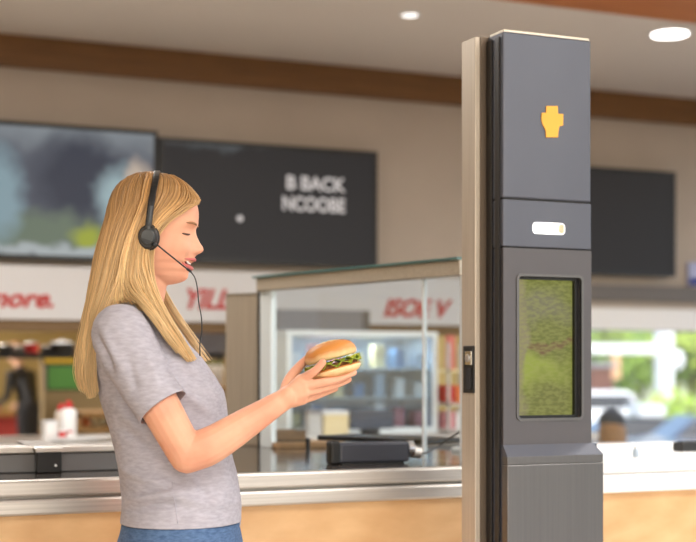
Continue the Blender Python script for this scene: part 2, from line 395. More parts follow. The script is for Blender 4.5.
# ------------------------------------------------------------ sneeze guard (set at an angle on the counter)
gA = cp(260, 449, 4.40); gB = cp(463, 465, 3.65)
zt = CH+112*3.65/1400
gu = thing('sneeze_guard', 'angled glass sneeze guard with brushed steel top rail on the counter', 'glass guard', (gA.x, gA.y, TOPZ))
d = Vector((gB.x-gA.x, gB.y-gA.y, 0)); Lg = d.length; dn = d.normalized(); nrm = Vector((-dn.y, dn.x, 0))
def gp(t): return gA+dn*(Lg*t)
MB().obox(gA-dn*.005-nrm*.012, gB-nrm*.012, .045, zt-.045, zt-.004).build('top_rail', M['bronze'], gu, .003)
MB().obox(gA-dn*.012-nrm*.022, gB-nrm*.022, .06, zt-.004, zt+.002).build('top_glass_edge', mat('green glass edge', rgb(96, 132, 130), .2), gu)
MB().obox(gp(.0), gp(.062), .022, TOPZ, zt-.045).build('aluminium_post', M['alu'], gu, .002)
MB().obox(gp(-.014), gp(-.002), .03, TOPZ, zt-.045).build('dark_edge_strip', M['gasket'], gu)
def frac(px):
    lo, hi = 0., 1.
    for _ in range(40):
        m_ = (lo+hi)/2; P = gp(m_); x = (P.x*ca-P.y*sa)/(P.x*sa+P.y*ca)*F+348
        if x < px: lo = m_
        else: hi = m_
    return lo
f1 = frac(421)
MB().obox(gp(.064)+nrm*.008, gp(f1-.003)+nrm*.008, .006, TOPZ+.002, zt-.045).build('glass_pane', M['clear'], gu)
MB().obox(gp(f1+.006)+nrm*.008, gp(.985)+nrm*.008, .006, TOPZ+.002, zt-.045).build('glass_pane', M['clear'], gu)
MB().obox(gp(f1-.003)+nrm*.006, gp(f1+.006)+nrm*.006, .010, TOPZ+.002, zt-.045).build('seam_strip', M['alu'], gu)
MB().obox(gp(.985), gp(1.0), .022, TOPZ, zt-.045).build('end_post', M['alu'], gu, .002)

# brushed steel cabinet end beside the guard
a = cp(227, 452, 4.62); b = cp(259, 452, 4.62)
pa = cp(225.5, 300, 4.55); pb = cp(260, 300, 4.47)
sp = thing('steel_side_panel', 'brushed stainless upright panel behind the worker, left of the glass guard', 'steel panel', (pa.x, pa.y, TOPZ))
MB().obox(pa, pb, .03, TOPZ, 1.513).build('panel_body', M['steelv'], sp, .004)
MB().obox(pa-Vector((.002, .002, 0)), pb-Vector((0, .004, 0)), .035, 1.513, 1.518).build('top_cap', M['steel'], sp)

# ------------------------------------------------------------ things on the counter in and before the guard
dv = thing('payment_terminal', 'dark grey rectangular device with black end cap on the counter before the glass', 'terminal', hp(370, 466, TOPZ))
A = hp(331, 465, TOPZ); B = hp(411, 463, TOPZ)
dd = (B-A).normalized(); nn_ = Vector((-dd.y, dd.x, 0)); L_ = (B-A).length
MB().obox(A+dd*.024, A+dd*(L_-.004), .04, TOPZ+.004, TOPZ+.056).build('body', mat('dark slate plastic', rgb(68, 70, 80), .35, .2), dv, .006)
MB().obox(A, A+dd*.028, .042, TOPZ, TOPZ+.060).build('end_cap', M['black'], dv, .006)
MB().obox(A+dd*.03, A+dd*(L_-.02), .035, TOPZ, TOPZ+.004).build('foot', M['black'], dv)
c0 = A+dd*(L_)+nn_*.02+Vector((0, 0, .036))
MB().tube([c0-dd*.004, c0+dd*.012], .022, 20, up=(0, 0, 1)).build('connector', M['chrome'], dv, smooth=False)
MB().tube([c0+dd*.012+Vector((0,0,-.008)), c0+dd*.034+Vector((0,0,-.012))], .015, 16).build('connector', M['steel'], dv)
cab = catmull([c0+dd*.030+Vector((0, 0, -.012)), c0+dd*.052+Vector((0, 0, -.012)), cp(438, 446, 3.75), cp(450, 438, 3.74), cp(461, 431, 3.72)], 24)
MB().tube(cab, .0025, 8).build('cable', M['black'], dv, smooth=True)
A = hp(274, 448.5, TOPZ); B = hp(345, 447.5, TOPZ)
wt = tag(MB().obox(A, B, .16, TOPZ, TOPZ+.018).build('serving_board', wood('brown board', rgb(140, 104, 72), rgb(176, 138, 98), (6, 6, 20)), None, .003), 'brown wooden board lying on the counter behind the glass', 'board')
tb = thing('small_crate', 'small dark wooden crate on the left end of the brown board', 'crate', A+Vector((.04, .06, TOPZ+.018-A.z)))
a0 = A+(B-A)*.06+Vector((0, .035, 0)); a1 = A+(B-A)*.50+Vector((0, .035, 0))
MB().obox(a0, a1, .1, TOPZ+.018, TOPZ+.024).build('base', M['blackmat'], tb)
for p_, q_ in ((a0, a1), (a0+Vector((0, .094, 0)), a1+Vector((0, .094, 0)))):
    MB().obox(p_, q_, .006, TOPZ+.024, TOPZ+.054).build('side_board', wood('dark crate wood', rgb(96, 72, 52), rgb(140, 110, 78), (6, 6, 20)), tb)
A = cp(317, 446, 4.05); B = cp(425, 444, 3.80)
tr = thing('black_tray', 'long flat black tray raised behind the dark grey device', 'tray', (A.x, A.y, TOPZ))
zz = CH-4.0*(441-370)/1400
MB().obox(A, B, .17, zz, zz+.014).build('tray_top', M['black'], tr, .003)
for t_ in (.08, .9):
    p_ = A+(B-A)*t_; MB().obox(p_+Vector((0, .15, 0)), p_+(B-A)*.02+Vector((0, .15, 0)), .01, TOPZ, zz).build('foot', M['black'], tr)

# ============================================================ STEEL COLUMN AND ORDERING KIOSK
yk = 2.70; ykb = Yat(487, kXL)
colR = kXL+.03; colL = yp(476, 300, ykb).x; colB = Yat(461.5, colL)
zc = yp(476, 36, ykb).z
co = thing('steel_column', 'tall slim brushed stainless column standing against the left of the dark pillar', 'column', (colL, ykb, 0))
MB().box((colL, ykb+.004, 0), (colR, colB, zc)).build('column_body', M['steelv'], co, .002)
MB().box((colL+.012, ykb, 0), (colR, ykb+.004, zc)).build('front_strip', mat('bronze brown strip', rgb(112, 98, 84), .45, .4), co)
# latch in the column's left face
def onX(px, py, X):
    Y = Yat(px, X); return yp(px, py, Y)
l0 = onX(464.5, 346, colL); l1 = onX(475, 393, colL)
la = thing('door_latch', 'black latch with chrome keyhole set in the side of the steel column', 'latch', (colL, l1.y, l1.z))
MB().box((colL-.004, l1.y, l1.z), (colL+.0, l0.y, l0.z)).build('latch_plate', M['black'], la, .001)
MB().box((colL-.007, l1.y+.006, l0.z-.044), (colL-.003, l0.y-.014, l0.z-.012)).build('keyhole_block', M['chrome'], la, .001)
cc_ = Vector((colL-.007, (l1.y+l0.y)/2-.002, l0.z-.028))
MB().tube([cc_, cc_-Vector((.002, 0, 0))], .009, 16).build('lock_cylinder', M['steel'], la)
MB().box((colL-.006, l1.y+.010, l1.z+.008), (colL-.003, l0.y-.016, l0.z-.05)).build('latch_tongue', M['blackmat'], la, .001)

kd = ykb
ki = thing('ordering_kiosk', 'tall dark grey ordering pillar with yellow badge and green screen', 'kiosk', (kXL, yk, 0))
z_top = yp(503, 31, yk).z; z_s1 = yp(503, 198.5, yk).z; z_s2 = yp(503, 247, yk).z; z_b = yp(503, 446, yk).z
MB().box((kXL, yk, z_s1+.003), (kXR, kd-.002, z_top)).build('head_cabinet', M['kiosk'], ki, .004)
MB().box((kXL+.004, yk+.004, z_top), (kXR-.002, kd-.004, z_top+.006)).build('top_cap', M['bronze'], ki, .001)
MB().box((kXL+.003, yk+.004, z_s2-.0005), (kXR-.003, kd-.004, z_s1+.003)).build('core', M['gasket'], ki)
MB().box((kXL, yk, z_s2+.002), (kXR+.001, kd-.002, z_s1-.001)).build('indicator_cabinet', M['kiosk'], ki, .003)
for y0, y1 in ((yk+.012, yk+.03), (yk+.045, kd-.004)):
    MB().box((kXL-.004, y0, 0), (kXL+.001, y1, z_top-.01)).build('side_strip', M['kiosksid'], ki, .001)
# screen cabinet = frame around the recess
s0 = yp(518.5, 276, yk); s1_ = yp(581, 417.5, yk)
def rrect(x0, z0, x1, z1, r, y, n=6):
    out = []
    for cx, cz, a0_ in ((x1-r, z1-r, 0), (x0+r, z1-r, 90), (x0+r, z0+r, 180), (x1-r, z0+r, 270)):
        for i in range(n+1):
            t = math.radians(a0_+90*i/n); out.append(Vector((cx+r*math.cos(t), y, cz+r*math.sin(t))))
    return out
def frame(outer, inner, depth, name, m, parent, bevel=0):
    n = len(outer); mb = MB(); dv_ = Vector((0, depth, 0))
    vs = outer+inner+[p+dv_ for p in outer]+[p+dv_ for p in inner]; fs = []
    for i in range(n):
        j = (i+1) % n
        fs += [(i, j, n+j, n+i), (2*n+i, 3*n+i, 3*n+j, 2*n+j), (i, 2*n+i, 2*n+j, j), (n+i, n+j, 3*n+j, 3*n+i)]
    mb.add(vs, fs); return mb.build(name, m, parent, bevel)
zs2 = z_s2-.001
frame(rrect(kXL+.001, z_b, kXR+.001, zs2, .002, yk), rrect(s0.x, s1_.z, s1_.x, s0.z, .008, yk), .03, 'screen_cabinet', mat('charcoal screen surround', rgb(92, 89, 92), .4, .5), ki)
MB().box((kXL+.001, yk+.03, z_b), (kXR+.001, kd-.002, zs2)).build('rear_cabinet', M['kiosk'], ki)
frame(rrect(s0.x-.006, s1_.z-.006, s1_.x+.006, s0.z+.006, .013, yk-.003), rrect(s0.x, s1_.z, s1_.x, s0.z, .008, yk-.003), .006, 'recess_rim', M['kioskbase'], ki)
frame(rrect(s0.x-.001, s1_.z-.001, s1_.x+.001, s0.z+.001, .008, yk+.01), rrect(s0.x+.006, s1_.z+.006, s1_.x-.010, s0.z-.006, .003, yk+.01), .018, 'screen_bezel', M['black'], ki)
green = screen('green menu screen', rgb(118, 122, 54), [(.05, .25, .14, .05, rgb(128, 124, 92)), (.05, .11, .10, .05, rgb(158, 170, 66)), (.06, .165, .3, .012, rgb(124, 100, 62)), (.01, .2, .03, .3, rgb(150, 140, 104)), (.1, .04, .08, .08, rgb(118, 120, 54))], .72, bands=((60, 1, 150), rgb(168, 170, 92), .42))
o = MB().box((0, 0, 0), (s1_.x-s0.x, .003, s0.z-s1_.z)).build('screen', green, None); o.parent = ki; o.location = Vector((s0.x, yk+.021, s1_.z))-ki.location
# pill indicator
a = yp(532.5, 222, yk); b = yp(564.5, 235, yk); h_ = (a.z-b.z)
MB().prism(rrect(a.x, b.z, b.x, a.z, h_*.36, yk-.002), (0, .004, 0)).build('indicator_light', M['pill'], ki)
MB().prism(rrect(b.x-.017, b.z+.003, b.x-.003, a.z-.003, .004, yk-.0035), (0, .002, 0)).build('indicator_lens', mat('amber grey lens', rgb(196, 190, 160), .3), ki)
# badge
def bd(u, v): return yp(510+u/6.775, 80+v/6.775, yk-.003)
out = [bd(*q) for q in ((248, 176), (324, 176), (326, 228), (362, 230), (360, 308), (336, 312), (328, 350), (326, 388), (246, 388), (244, 340), (232, 316), (222, 300), (216, 276), (215, 250), (218, 222), (246, 220))]
MB().prism(out, (0, .004, 0)).build('badge', M['yellow'], ki)
# wider base cabinet with chamfered top
yb = yk-.021; xb0 = yp(507.5, 480, yb).x; xb1 = yp(603.5, 480, yb).x; zb = yp(508, 457, yb).z
MB().box((xb0, yb, 0), (xb1, yk+.004, zb-.018)).build('base_cabinet', M['kioskbase'], ki, .002)
MB().box((xb0+.0005, yb+.0005, zb-.0175), (xb1-.0005, yk+.004, zb)).build('base_collar', M['kioskbase'], ki, .001)
MB().box((kXL+.001, yk+.004, 0), (xb1-.001, kd-.002, z_b)).build('rear_cabinet', M['kiosk'], ki)
mb = MB(); zr = z_b+.002
mb.add([(xb0, yb, zb), (xb1, yb, zb), (xb1, yk+.004, zb), (xb0, yk+.004, zb), (kXL-.001, yk-.002, zr), (kXR+.004, yk-.002, zr), (kXR+.004, yk+.004, zr), (kXL-.001, yk+.004, zr)],
    [(0, 1, 5, 4), (1, 2, 6, 5), (2, 3, 7, 6), (3, 0, 4, 7), (4, 5, 6, 7), (3, 2, 1, 0)])
mb.build('sloped_shoulder', M['kiosk'], ki)

# ============================================================ STALL BEYOND THE COUNTER
bY0 = 5.75; bY1 = 6.45; bZ = .97
bc = thing('back_counter', 'dark back counter behind the service counter with cartons and bottles', 'counter', (1, bY0, 0))
MB().box((-2.5, bY0, 0), (XS-.4, bY1, bZ-.04)).build('cabinet_body', M['darkpanel'], bc, .003)
MB().box((-2.5, bY0-.02, bZ-.04), (XS-.38, bY1+.02, bZ)).build('countertop', M['steel'], bc, .004)
def onb(px, Y=bY0+.25): p = yp(px, 440, Y); p.z = bZ; return p
def bottle(px, r, h, label, bodym, capm, Y=bY0+.25, group=None, name='sauce_bottle'):
    p = onb(px, Y); t = thing(name, label, 'bottle', p, 0, group)
    MB().lathe([(r*.92, 0), (r, .006), (r, h*.72), (r*.8, h*.8), (r*.45, h*.84)], p).build('bottle_body', bodym, t, smooth=True)
    MB().lathe([(r*.6, h*.82), (r*.6, h*.92), (r*.25, h), (r*.15, h*1.04)], p).build('cap', capm, t, smooth=True)
    return t
def bx(name, label, cat, x0, x1, h, dep, m, Y=bY0+.2, z=bZ, group=None, bevel=.004, lid=None, lidn='lid'):
    p = yp(x0, 440, Y); q_ = yp(x1, 440, Y)
    if lid:
        t = thing(name, label, cat, (p.x, Y, z), 0, group)
        MB().box((p.x, Y, z), (q_.x, Y+dep, z+h*.85)).build('body', m, t, bevel)
        MB().box((p.x-.002, Y-.002, z+h*.85), (q_.x+.002, Y+dep+.002, z+h)).build(lidn, lid, t, bevel)
        return t
    return tag(MB().box((p.x, Y, z), (q_.x, Y+dep, z+h)).build(name, m, None, bevel), label, cat, group)
bottle(68.5, .034, .165, 'white sauce bottle with a red cap on the back counter', M['paper'], M['red'])
bottle(61, .026, .15, 'slim pale bottle with red top just left of the white sauce bottle', mat('pale cream', rgb(214, 200, 186), .5), M['red'], bY0+.36)
bx('napkin_dispenser', 'white napkin dispenser box left of the white sauce bottle', 'dispenser', 46, 58, .085, .1, M['paper'], bY0+.15, lid=M['whitemetal'])
bx('paper_cup', 'small red and white carton before the sauce bottles', 'carton', 60, 66, .05, .04, M['red'], bY0+.08, lid=M['paper'])
bx('paper_cup', 'small white carton right of the red and white one', 'carton', 67.5, 73, .045, .04, M['paper'], bY0+.08, lid=M['red'])
p = onb(56, bY0+.02); mb = MB()
for k in range(5):
    a_ = R.uniform(-.3, .3); c = Vector((p.x+.02*k+.05, bY0+.05, bZ+.004+k*.004)); u_ = Vector((math.cos(a_), math.sin(a_)*.3, .02))*.12; v_ = Vector((-math.sin(a_)*.3, .08, .0))
    mb.prism([c-u_-v_*.5, c+u_-v_*.5, c+u_+v_*.5, c-u_+v_*.5], (0, 0, .002))
tag(mb.build('paper_sheets', M['paper'], None), 'loose stack of white paper sheets on the back counter by the worker', 'papers')
# shelves and things in the deep stall
def shelf(x0, x1, py, Y, dep, m, label, name='wall_shelf'):
    p = yp(x0, py, Y); q_ = yp(x1, py, Y)
    t = thing(name, label, 'shelf', (p.x, Y, p.z-.03))
    MB().box((p.x, Y, p.z-.03), (q_.x, Y+dep, p.z)).build('shelf_board', m, t, .003)
    for X in (p.x+.02, (p.x+q_.x)/2, q_.x-.04):
        MB().box((X, Y, .0), (X+.02, Y+.03, p.z-.03)).build('shelf_upright', M['blackmat'], t)
    return t, p, q_
S8 = 8.6
t, p, q_ = shelf(-20, 225, 353, S8, .35, M['blackmat'], 'dark shelf with pots and pans under the sign, left part of the stall')
items = [(5, .045, .06, 'black', 'black saucepan first from the left on the dark stall shelf'), (19, .04, .05, 'trimgrey', 'grey saucepan second from the left on the dark stall shelf'),
         (31, .045, .075, 'red', 'red pot on the dark stall shelf'), (46, .035, .05, 'black', 'black pot right of the red pot'), (62, .075, .08, 'black', 'large black pot with pale lid on the dark stall shelf'),
         (80, .04, .05, 'brownshelf', 'brown pot beside the large black pot')]
for px, r, h, mk, lb in items:
    c = yp(px, 353, S8+.17); c.z = p.z; tt = thing('cooking_pot', lb, 'pot', c, 0, 'pots on the dark stall shelf')
    MB().lathe([(r*.9, 0), (r, .01), (r, h*.8), (r*1.05, h*.82)], c).build('pot_body', M[mk], tt, smooth=False)
    MB().lathe([(r*1.03, h*.82), (r*.6, h*.95), (r*.15, h), (r*.15, h*1.12)], c).build('lid', M['whitemetal'] if px == 62 else M['steel'], tt)
# steel pan (grey) right of worker's hair
c = yp(211, 353, S8+.1); c.z = p.z
tt = thing('steel_basin', 'wide grey steel basin on the stall shelf behind the headset cable', 'basin', c)
MB().lathe([(.10, 0), (.155, .03), (.16, .15), (.165, .155), (.165, .165)], c).build('bowl', mat('blue grey enamel', rgb(110, 112, 122), .4, .3), tt, smooth=True)
MB().tube([c+Vector((-.165, 0, .14)), c+Vector((-.20, 0, .13)), c+Vector((-.165, 0, .12))], .006, 8).build('handle', M['steel'], tt)
# signs on the stall wall
def board(x0, x1, y0, y1, Y, m, label, name='wall_panel', cat='panel'):
    p = yp(x0, y0, Y); q_ = yp(x1, y1, Y)
    t = thing(name, label, cat, (p.x, Y, q_.z))
    MB().box((p.x, Y, q_.z), (q_.x, Y+.03, p.z)).build('board', m, t, .003)
    MB().box((p.x-.01, Y+.006, q_.z-.01), (q_.x+.01, Y+.04, p.z+.01)).build('board_frame', M['blackmat'], t)
    return t
board(44, 92, 355, 363, 9.6, M['mustard'], 'narrow mustard yellow panel above the green panel in the stall')
board(48, 92, 366, 389, 9.5, M['green'], 'green panel hanging in the stall left of the worker')
# far divider the panels hang on, and racks
bw = yp(44, 352, 9.7); bw2 = yp(260, 352, 9.7)
tag(MB().box((bw.x, 9.7, 0), (bw2.x, 9.85, 1.42)).build('partition_screen', mat('dark ochre partition', rgb(120, 100, 66), .7), None, .004), 'low ochre partition in the stall carrying the green panel', 'partition')
t, p, q_ = shelf(76, 232, 427, 7.6, .4, M['brownshelf'], 'brown wooden rack behind the white sauce bottle')
zz1 = yp(90, 412, 7.6).z
MB().box((p.x, 7.6, zz1-.03), (q_.x, 8.0, zz1)).build('shelf_board', M['brownshelf'], t, .003)
for X in (p.x, q_.x-.03): MB().box((X, 7.6, p.z), (X+.03, 7.63, zz1)).build('shelf_upright', M['brownshelf'], t)
for k, (px, col) in enumerate(((86, 'orange'), (98, 'cream'), (204, 'paper'), (214, 'pink'), (222, 'cream'))):
    c = yp(px, 420, 7.75); c.z = p.z
    tt = thing('food_tub', ['orange food tub on the brown rack left of the worker', 'cream food tub on the brown rack close to her sleeve', 'white food tub on the brown rack right of her chest', 'pink food tub on the brown rack between white and cream ones', 'cream food tub on the brown rack beside the steel upright panel'][k], 'tub', c, 0, 'food tubs on the brown rack')
    MB().lathe([(.022, 0), (.028, .045), (.03, .05)], c, 16).build('tub', M[col], tt); MB().lathe([(.031, .05), (.031, .056)], c, 16).build('lid', M['paper'], tt)
# tall white bottles by the steel panel
for k, px in enumerate((203, 212)):
    c = yp(px, 385, 8.75); c.z = yp(px, 353, S8).z
t, p, q_ = shelf(188, 250, 387, 7.9, .3, M['brownshelf'], 'short shelf with white tubes just left of the steel upright panel')
for k, px in enumerate((205, 213, 220)):
    c = yp(px, 387, 8.0); c.z = p.z
    tt = thing('white_tube', ['white tube nearest her chest on the short shelf', 'middle white tube on the short shelf', 'white tube nearest the steel upright panel on the short shelf'][k], 'tube', c, 0, 'white tubes on the short shelf')
    MB().lathe([(.02, 0), (.02, .11), (.012, .13)], c, 16).build('tube_body', M['paper'], tt, smooth=True); MB().lathe([(.013, .13), (.013, .15)], c, 16).build('cap', M['green'], tt)
# stall table with food, in the distance by the person in black
tY = 15.9; p = yp(-30, 412, tY); q_ = yp(74, 412, tY)
st = thing('stall_table', 'red-fronted stall table with orange food behind the person in black', 'table', (p.x, tY, 0))
MB().box((p.x, tY, p.z-.05), (q_.x, tY+.7, p.z)).build('tabletop', M['brownshelf'], st, .005)
MB().box((p.x+.05, tY+.05, 0), (q_.x-.05, tY+.6, p.z-.05)).build('front_cloth', mat('dull red cloth', rgb(150, 50, 44), .8), st)
for k in range(7):
    px = (-4, 34, 40, 46, 52, 58, 64)[k]
    c = yp(px, 412, tY+.2+.1*(k % 2)); c.z = p.z
    tt = tag(MB().lathe([(.03, 0), (.052, .01), (.052, .05), (.035, .085), (.01, .10)], c, 14).build('bread_roll', M['orange'] if k % 3 else M['pink'], None, smooth=True),
        ['pink bun on the stall table left of the person in black', 'orange bun on the stall table nearest the person in black', 'second orange bun right of the person in black', 'pink bun right of the person in black, fourth on the table', 'orange bun fifth along the stall table', 'orange bun left of the napkin dispenser, sixth on the table', 'pink bun at the right end of the stall table'][k], 'bun', 'buns on the stall table')

# ---- equipment seen through the guard
mh = yp(278, 309, 6.95); mh2 = yp(369, 346, 6.95)
hd = thing('extractor_box', 'grey box hanging from the sign wall behind the glass, above the burger', 'extractor', (mh.x, 6.95, mh2.z))
MB().box((mh.x, 6.95, mh2.z), (mh2.x, WY-.08, mh.z)).build('body', M['grey'], hd, .006)
MB().box((mh2.x-.035, 6.94, mh2.z), (mh2.x, 6.95, mh.z)).build('dark_edge', M['trimgrey'], hd)
MB().box((mh.x, 6.94, mh2.z), (mh2.x-.035, 6.95, mh2.z+.02)).build('dark_edge', M['trimgrey'], hd)
fY = 6.0; f0 = yp(287, 330, fY); f1_ = yp(438, 440, fY)
fr_ = thing('display_fridge', 'countertop display fridge with pale blue frame seen through the glass behind the burger', 'fridge', (f0.x, fY, bZ))
ft = f0.z; w_ = .025
MB().box((f0.x, fY+.36, bZ), (f1_.x, fY+.38, ft)).build('back_panel', M['bluegrey'], fr_)
for a, b in (((f0.x, bZ), (f0.x+w_, ft)), ((f1_.x-w_, bZ), (f1_.x, ft)), ((f0.x+w_, ft-w_), (f1_.x-w_, ft)), ((f0.x+w_, bZ), (f1_.x-w_, bZ+w_))):
    MB().box((a[0], fY, a[1]), (b[0], fY+.36, b[1])).build('cabinet_panel', M['alu'], fr_, .003)
MB().box((f0.x+w_, fY+.012, bZ+w_), (f1_.x-w_, fY+.018, ft-w_)).build('glass_door', M['blueglass'], fr_)
area(((f0.x+f1_.x)/2, fY+.1, ft-.04), (0, 0, 0), .5, .04, 2.2, (.85, .93, 1)) if 'area' in globals() else None  # lamp added to brighten the fridge interior
MB().box((f0.x+.06, fY+.08, ft-w_-.008), (f1_.x-.06, fY+.12, ft-w_)).build('added_fill_strip', M['whitemetal'], fr_)
shz = [bZ+.03, bZ+.17, bZ+.31]
for z in shz[1:]: MB().box((f0.x+w_, fY+.04, z-.006), (f1_.x-w_, fY+.34, z)).build('wire_shelf', M['alu'], fr_)
cols = ['cream', 'paper', 'pink', 'teal', 'paper', 'cream', 'bluegrey', 'pink']
nm = ['cream', 'white', 'pink', 'blue', 'white', 'cream', 'grey blue', 'pink']
for si, z in enumerate(shz):
    for k in range(7):
        X = f0.x+.05+k*(f1_.x-f0.x-.13)/6; ci = (k*3+si*2) % 8; hh = .07+.04*((k*5+si*3) % 3)/2
        o = MB().box((X, fY+.08, z), (X+.05, fY+.16, z+hh)).build('food_carton', M[cols[ci]], None, .003)
        tag(o, '%s carton on the %s shelf of the display fridge, %s from the left' % (nm[ci], ['bottom', 'middle', 'top'][si], ['first', 'second', 'third', 'fourth', 'fifth', 'sixth', 'last'][k]), 'carton', 'cartons in the display fridge')
# cream box and dark monitor on the back counter, before the fridge
bx('cream_box', 'cream box on the back counter seen through the glass below the burger', 'box', 324, 349, .115, .12, M['cream'], bY0+.06, lid=M['paper'])
bx('white_canister', 'white canister left of the cream box behind the glass', 'canister', 309, 322, .12, .06, mat('grey white', rgb(196, 194, 192), .6), bY0+.06, lid=M['grey'])
mo = thing('till_monitor', 'dark till monitor on the back counter right of the cream box', 'monitor', onb(372, bY0+.05))
a = yp(351, 410, bY0+.05); b = yp(394, 410, bY0+.05)
MB().box((a.x, bY0+.05, bZ+.03), (b.x, bY0+.08, a.z)).build('monitor_panel', mat('slate monitor', rgb(70, 78, 94), .4), mo, .004)
MB().box(((a.x+b.x)/2-.03, bY0+.04, bZ), ((a.x+b.x)/2+.03, bY0+.12, bZ+.03)).build('stand', M['black'], mo)
# rack right of the fridge
rk0 = yp(448, 372, 5.9); rk1 = yp(490, 372, 5.9)
rk = thing('food_rack', 'steel rack of food packs seen through the right pane of the glass guard', 'rack', (rk0.x, 5.9, bZ))
for z in (bZ+.005, bZ+.13, rk0.z): MB().box((rk0.x, 5.9, z), (rk1.x, 6.2, z+.012)).build('rack_shelf', M['cream'] if z == rk0.z else M['steel'], rk)
for X in (rk0.x, rk1.x-.012):
    for Y in (5.9, 6.19): MB().box((X, Y, bZ), (X+.012, Y+.012, rk0.z+.14)).build('rack_post', M['steel'], rk)
for k in range(8):
    z = (bZ+.017, bZ+.142)[k % 2]; X = rk0.x+.02+(k//2)*.042
    mm = [M['pink'], M['red'], M['paper'], M['orange'], M['pink'], M['paper'], M['cream'], M['red']][k]
    tag(MB().box((X, 5.93, z), (X+.036, 6.05, z+.085)).build('food_pack', mm, None, .003), '%s food pack on the %s rack shelf, %s from the left' % (['pink', 'red', 'white', 'orange', 'pink', 'white', 'cream', 'red'][k], ['lower', 'upper'][k % 2], ['first', 'second', 'third', 'fourth'][k//2]), 'food pack', 'food packs on the steel rack')
a = yp(453, 335, 5.85); b = yp(461, 372, 5.85)
tag(MB().box((a.x, 5.905, rk0.z+.012), (b.x, 5.93, a.z)).build('red_placard', mat('faded red placard', rgb(206, 110, 100), .6), None, .002), 'upright faded red placard standing on top of the steel rack', 'placard')

# ============================================================ STREET OUTSIDE THE WINDOW
GZ = -1.0
g = MB().box((XS+.2, WY+4, GZ-.2), (160, 220, GZ)); struct('ground_street', g, M['asphalt'])
struct('terrace', MB().box((XS, WY+.2, -1.2), (XR_END+6, WY+4, -.3)), M['concrete'])
leafA = [mat('leaf %d' % i, c, .6) for i, c in enumerate((rgb(150, 182, 64), rgb(190, 212, 92), rgb(80, 112, 46), rgb(124, 156, 74)))]
bark = mat('bark', rgb(96, 76, 62), .9)
def tree(px, z, zc, r, n, mi, label, name='tree', squash=.8):
    base = cp(px, 400, z); base.z = GZ
    t = thing(name, label, 'tree' if name == 'tree' else 'bush', base, 0, 'trees and bushes across the street')
    c = Vector((base.x, base.y, zc)); mb = MB()
    for k in range(n):
        d_ = Vector((R.gauss(0, 1), R.gauss(0, 1), R.gauss(0, 1))).normalized()*(R.random()**.4)*r
        d_.z *= squash
        d_ *= 1+.25*noise.noise(d_*1.1/r*2+Vector((px, 0, 0)))
        p_ = c+d_
        if p_.z < GZ+.05: continue
        u_ = Vector((R.gauss(0, 1), R.gauss(0, 1), R.gauss(0, .6))).normalized()*r*.085; v_ = u_.orthogonal().normalized()*r*.05
        mb.add([p_-u_, p_+v_, p_+u_, p_-v_], [(0, 1, 2, 3)])
    cr2 = mb.build('crown', leafA[mi], t); cr2.data.materials.append(leafA[(mi+1) % 4])
    for i, pl in enumerate(cr2.data.polygons): pl.material_index = i % 2
    MB().tube([base, Vector((base.x, base.y, (GZ+zc)/2)), c], [r*.09, r*.06, r*.03], 9).build('trunk', bark, t, smooth=True)
tree(560, 54, 1.3, 2.4, 1600, 2, 'dark green tree across the street partly behind the ordering pillar')
tree(607, 50, 2.9, 1.0, 800, 1, 'yellow green tree top at the left of the window')
tree(640, 62, 1.5, 1.8, 1400, 3, 'mid green bush behind the white car', 'bush')
tree(668, 33.2, .15, .9, 1100, 0, 'yellow green bush at the foot of the white post', 'bush')
tree(692, 48, 2.1, 1.7, 1900, 1, 'large bright green tree at the right edge of the window')
tree(716, 56, .9, 1.4, 1100, 0, 'bright green bush beyond the right edge of the window', 'bush')
tree(622, 70, 3.0, 2.6, 1500, 2, 'dark far tree behind the white awning beam')
tree(676, 74, 3.2, 3.0, 1500, 3, 'far green tree behind the white post')
# building and awning across the street
a = cp(566, 300, 80); b = cp(730, 300, 96)
bl = thing('street_building', 'pale building across the street behind the trees', 'building', (a.x, a.y, GZ))
MB().obox(a, b, 6, GZ, 9).build('facade', mat('pale facade', rgb(196, 190, 186), .8), bl)
for k in range(5):
    p_ = a+(b-a)*(.1+.18*k); q2 = a+(b-a)*(.19+.18*k)
    MB().obox(p_-Vector((0, .1, 0)), q2-Vector((0, .1, 0)), .15, .6, 3.4).build('window', mat('dark pane', rgb(96, 84, 82), .2), bl)
a = cp(585, 347, 40); b = cp(660, 352, 40)
aw = thing('white_awning', 'long white awning beam on a thick white post across the street', 'awning', (b.x, b.y, GZ))
MB().obox(a, b, 1.2, 1.74, 2.02).build('awning_beam', M['whitemetal'], aw, .02)
p_ = cp(664, 350, 40)
MB().box((p_.x-.20, p_.y-.2, GZ), (p_.x+.20, p_.y+.2, 2.7)).build('awning_post', M['whitemetal'], aw, .02)
MB().ball((p_.x+.48, p_.y, 1.55), (.2, .2, .3)).build('lamp_globe', M['whitemetal'], aw, smooth=True)
p_ = cp(606, 365, 44)
ki2 = thing('street_booth', 'brown street booth with a peach poster behind the white car', 'booth', (p_.x, p_.y, GZ))
MB().box((p_.x-.55, p_.y, GZ), (p_.x+.3, p_.y+.8, 1.35)).build('booth_body', mat('dull brown red', rgb(112, 74, 66), .8), ki2, .02)
MB().box((p_.x-.62, p_.y-.08, 1.35), (p_.x+.38, p_.y+.9, 1.5)).build('booth_roof', M['grey'], ki2, .02)
MB().box((p_.x+.22, p_.y-.05, 1.0), (p_.x+.5, p_.y-.0, 1.75)).build('poster', mat('peach poster', rgb(232, 180, 140), .7), ki2)

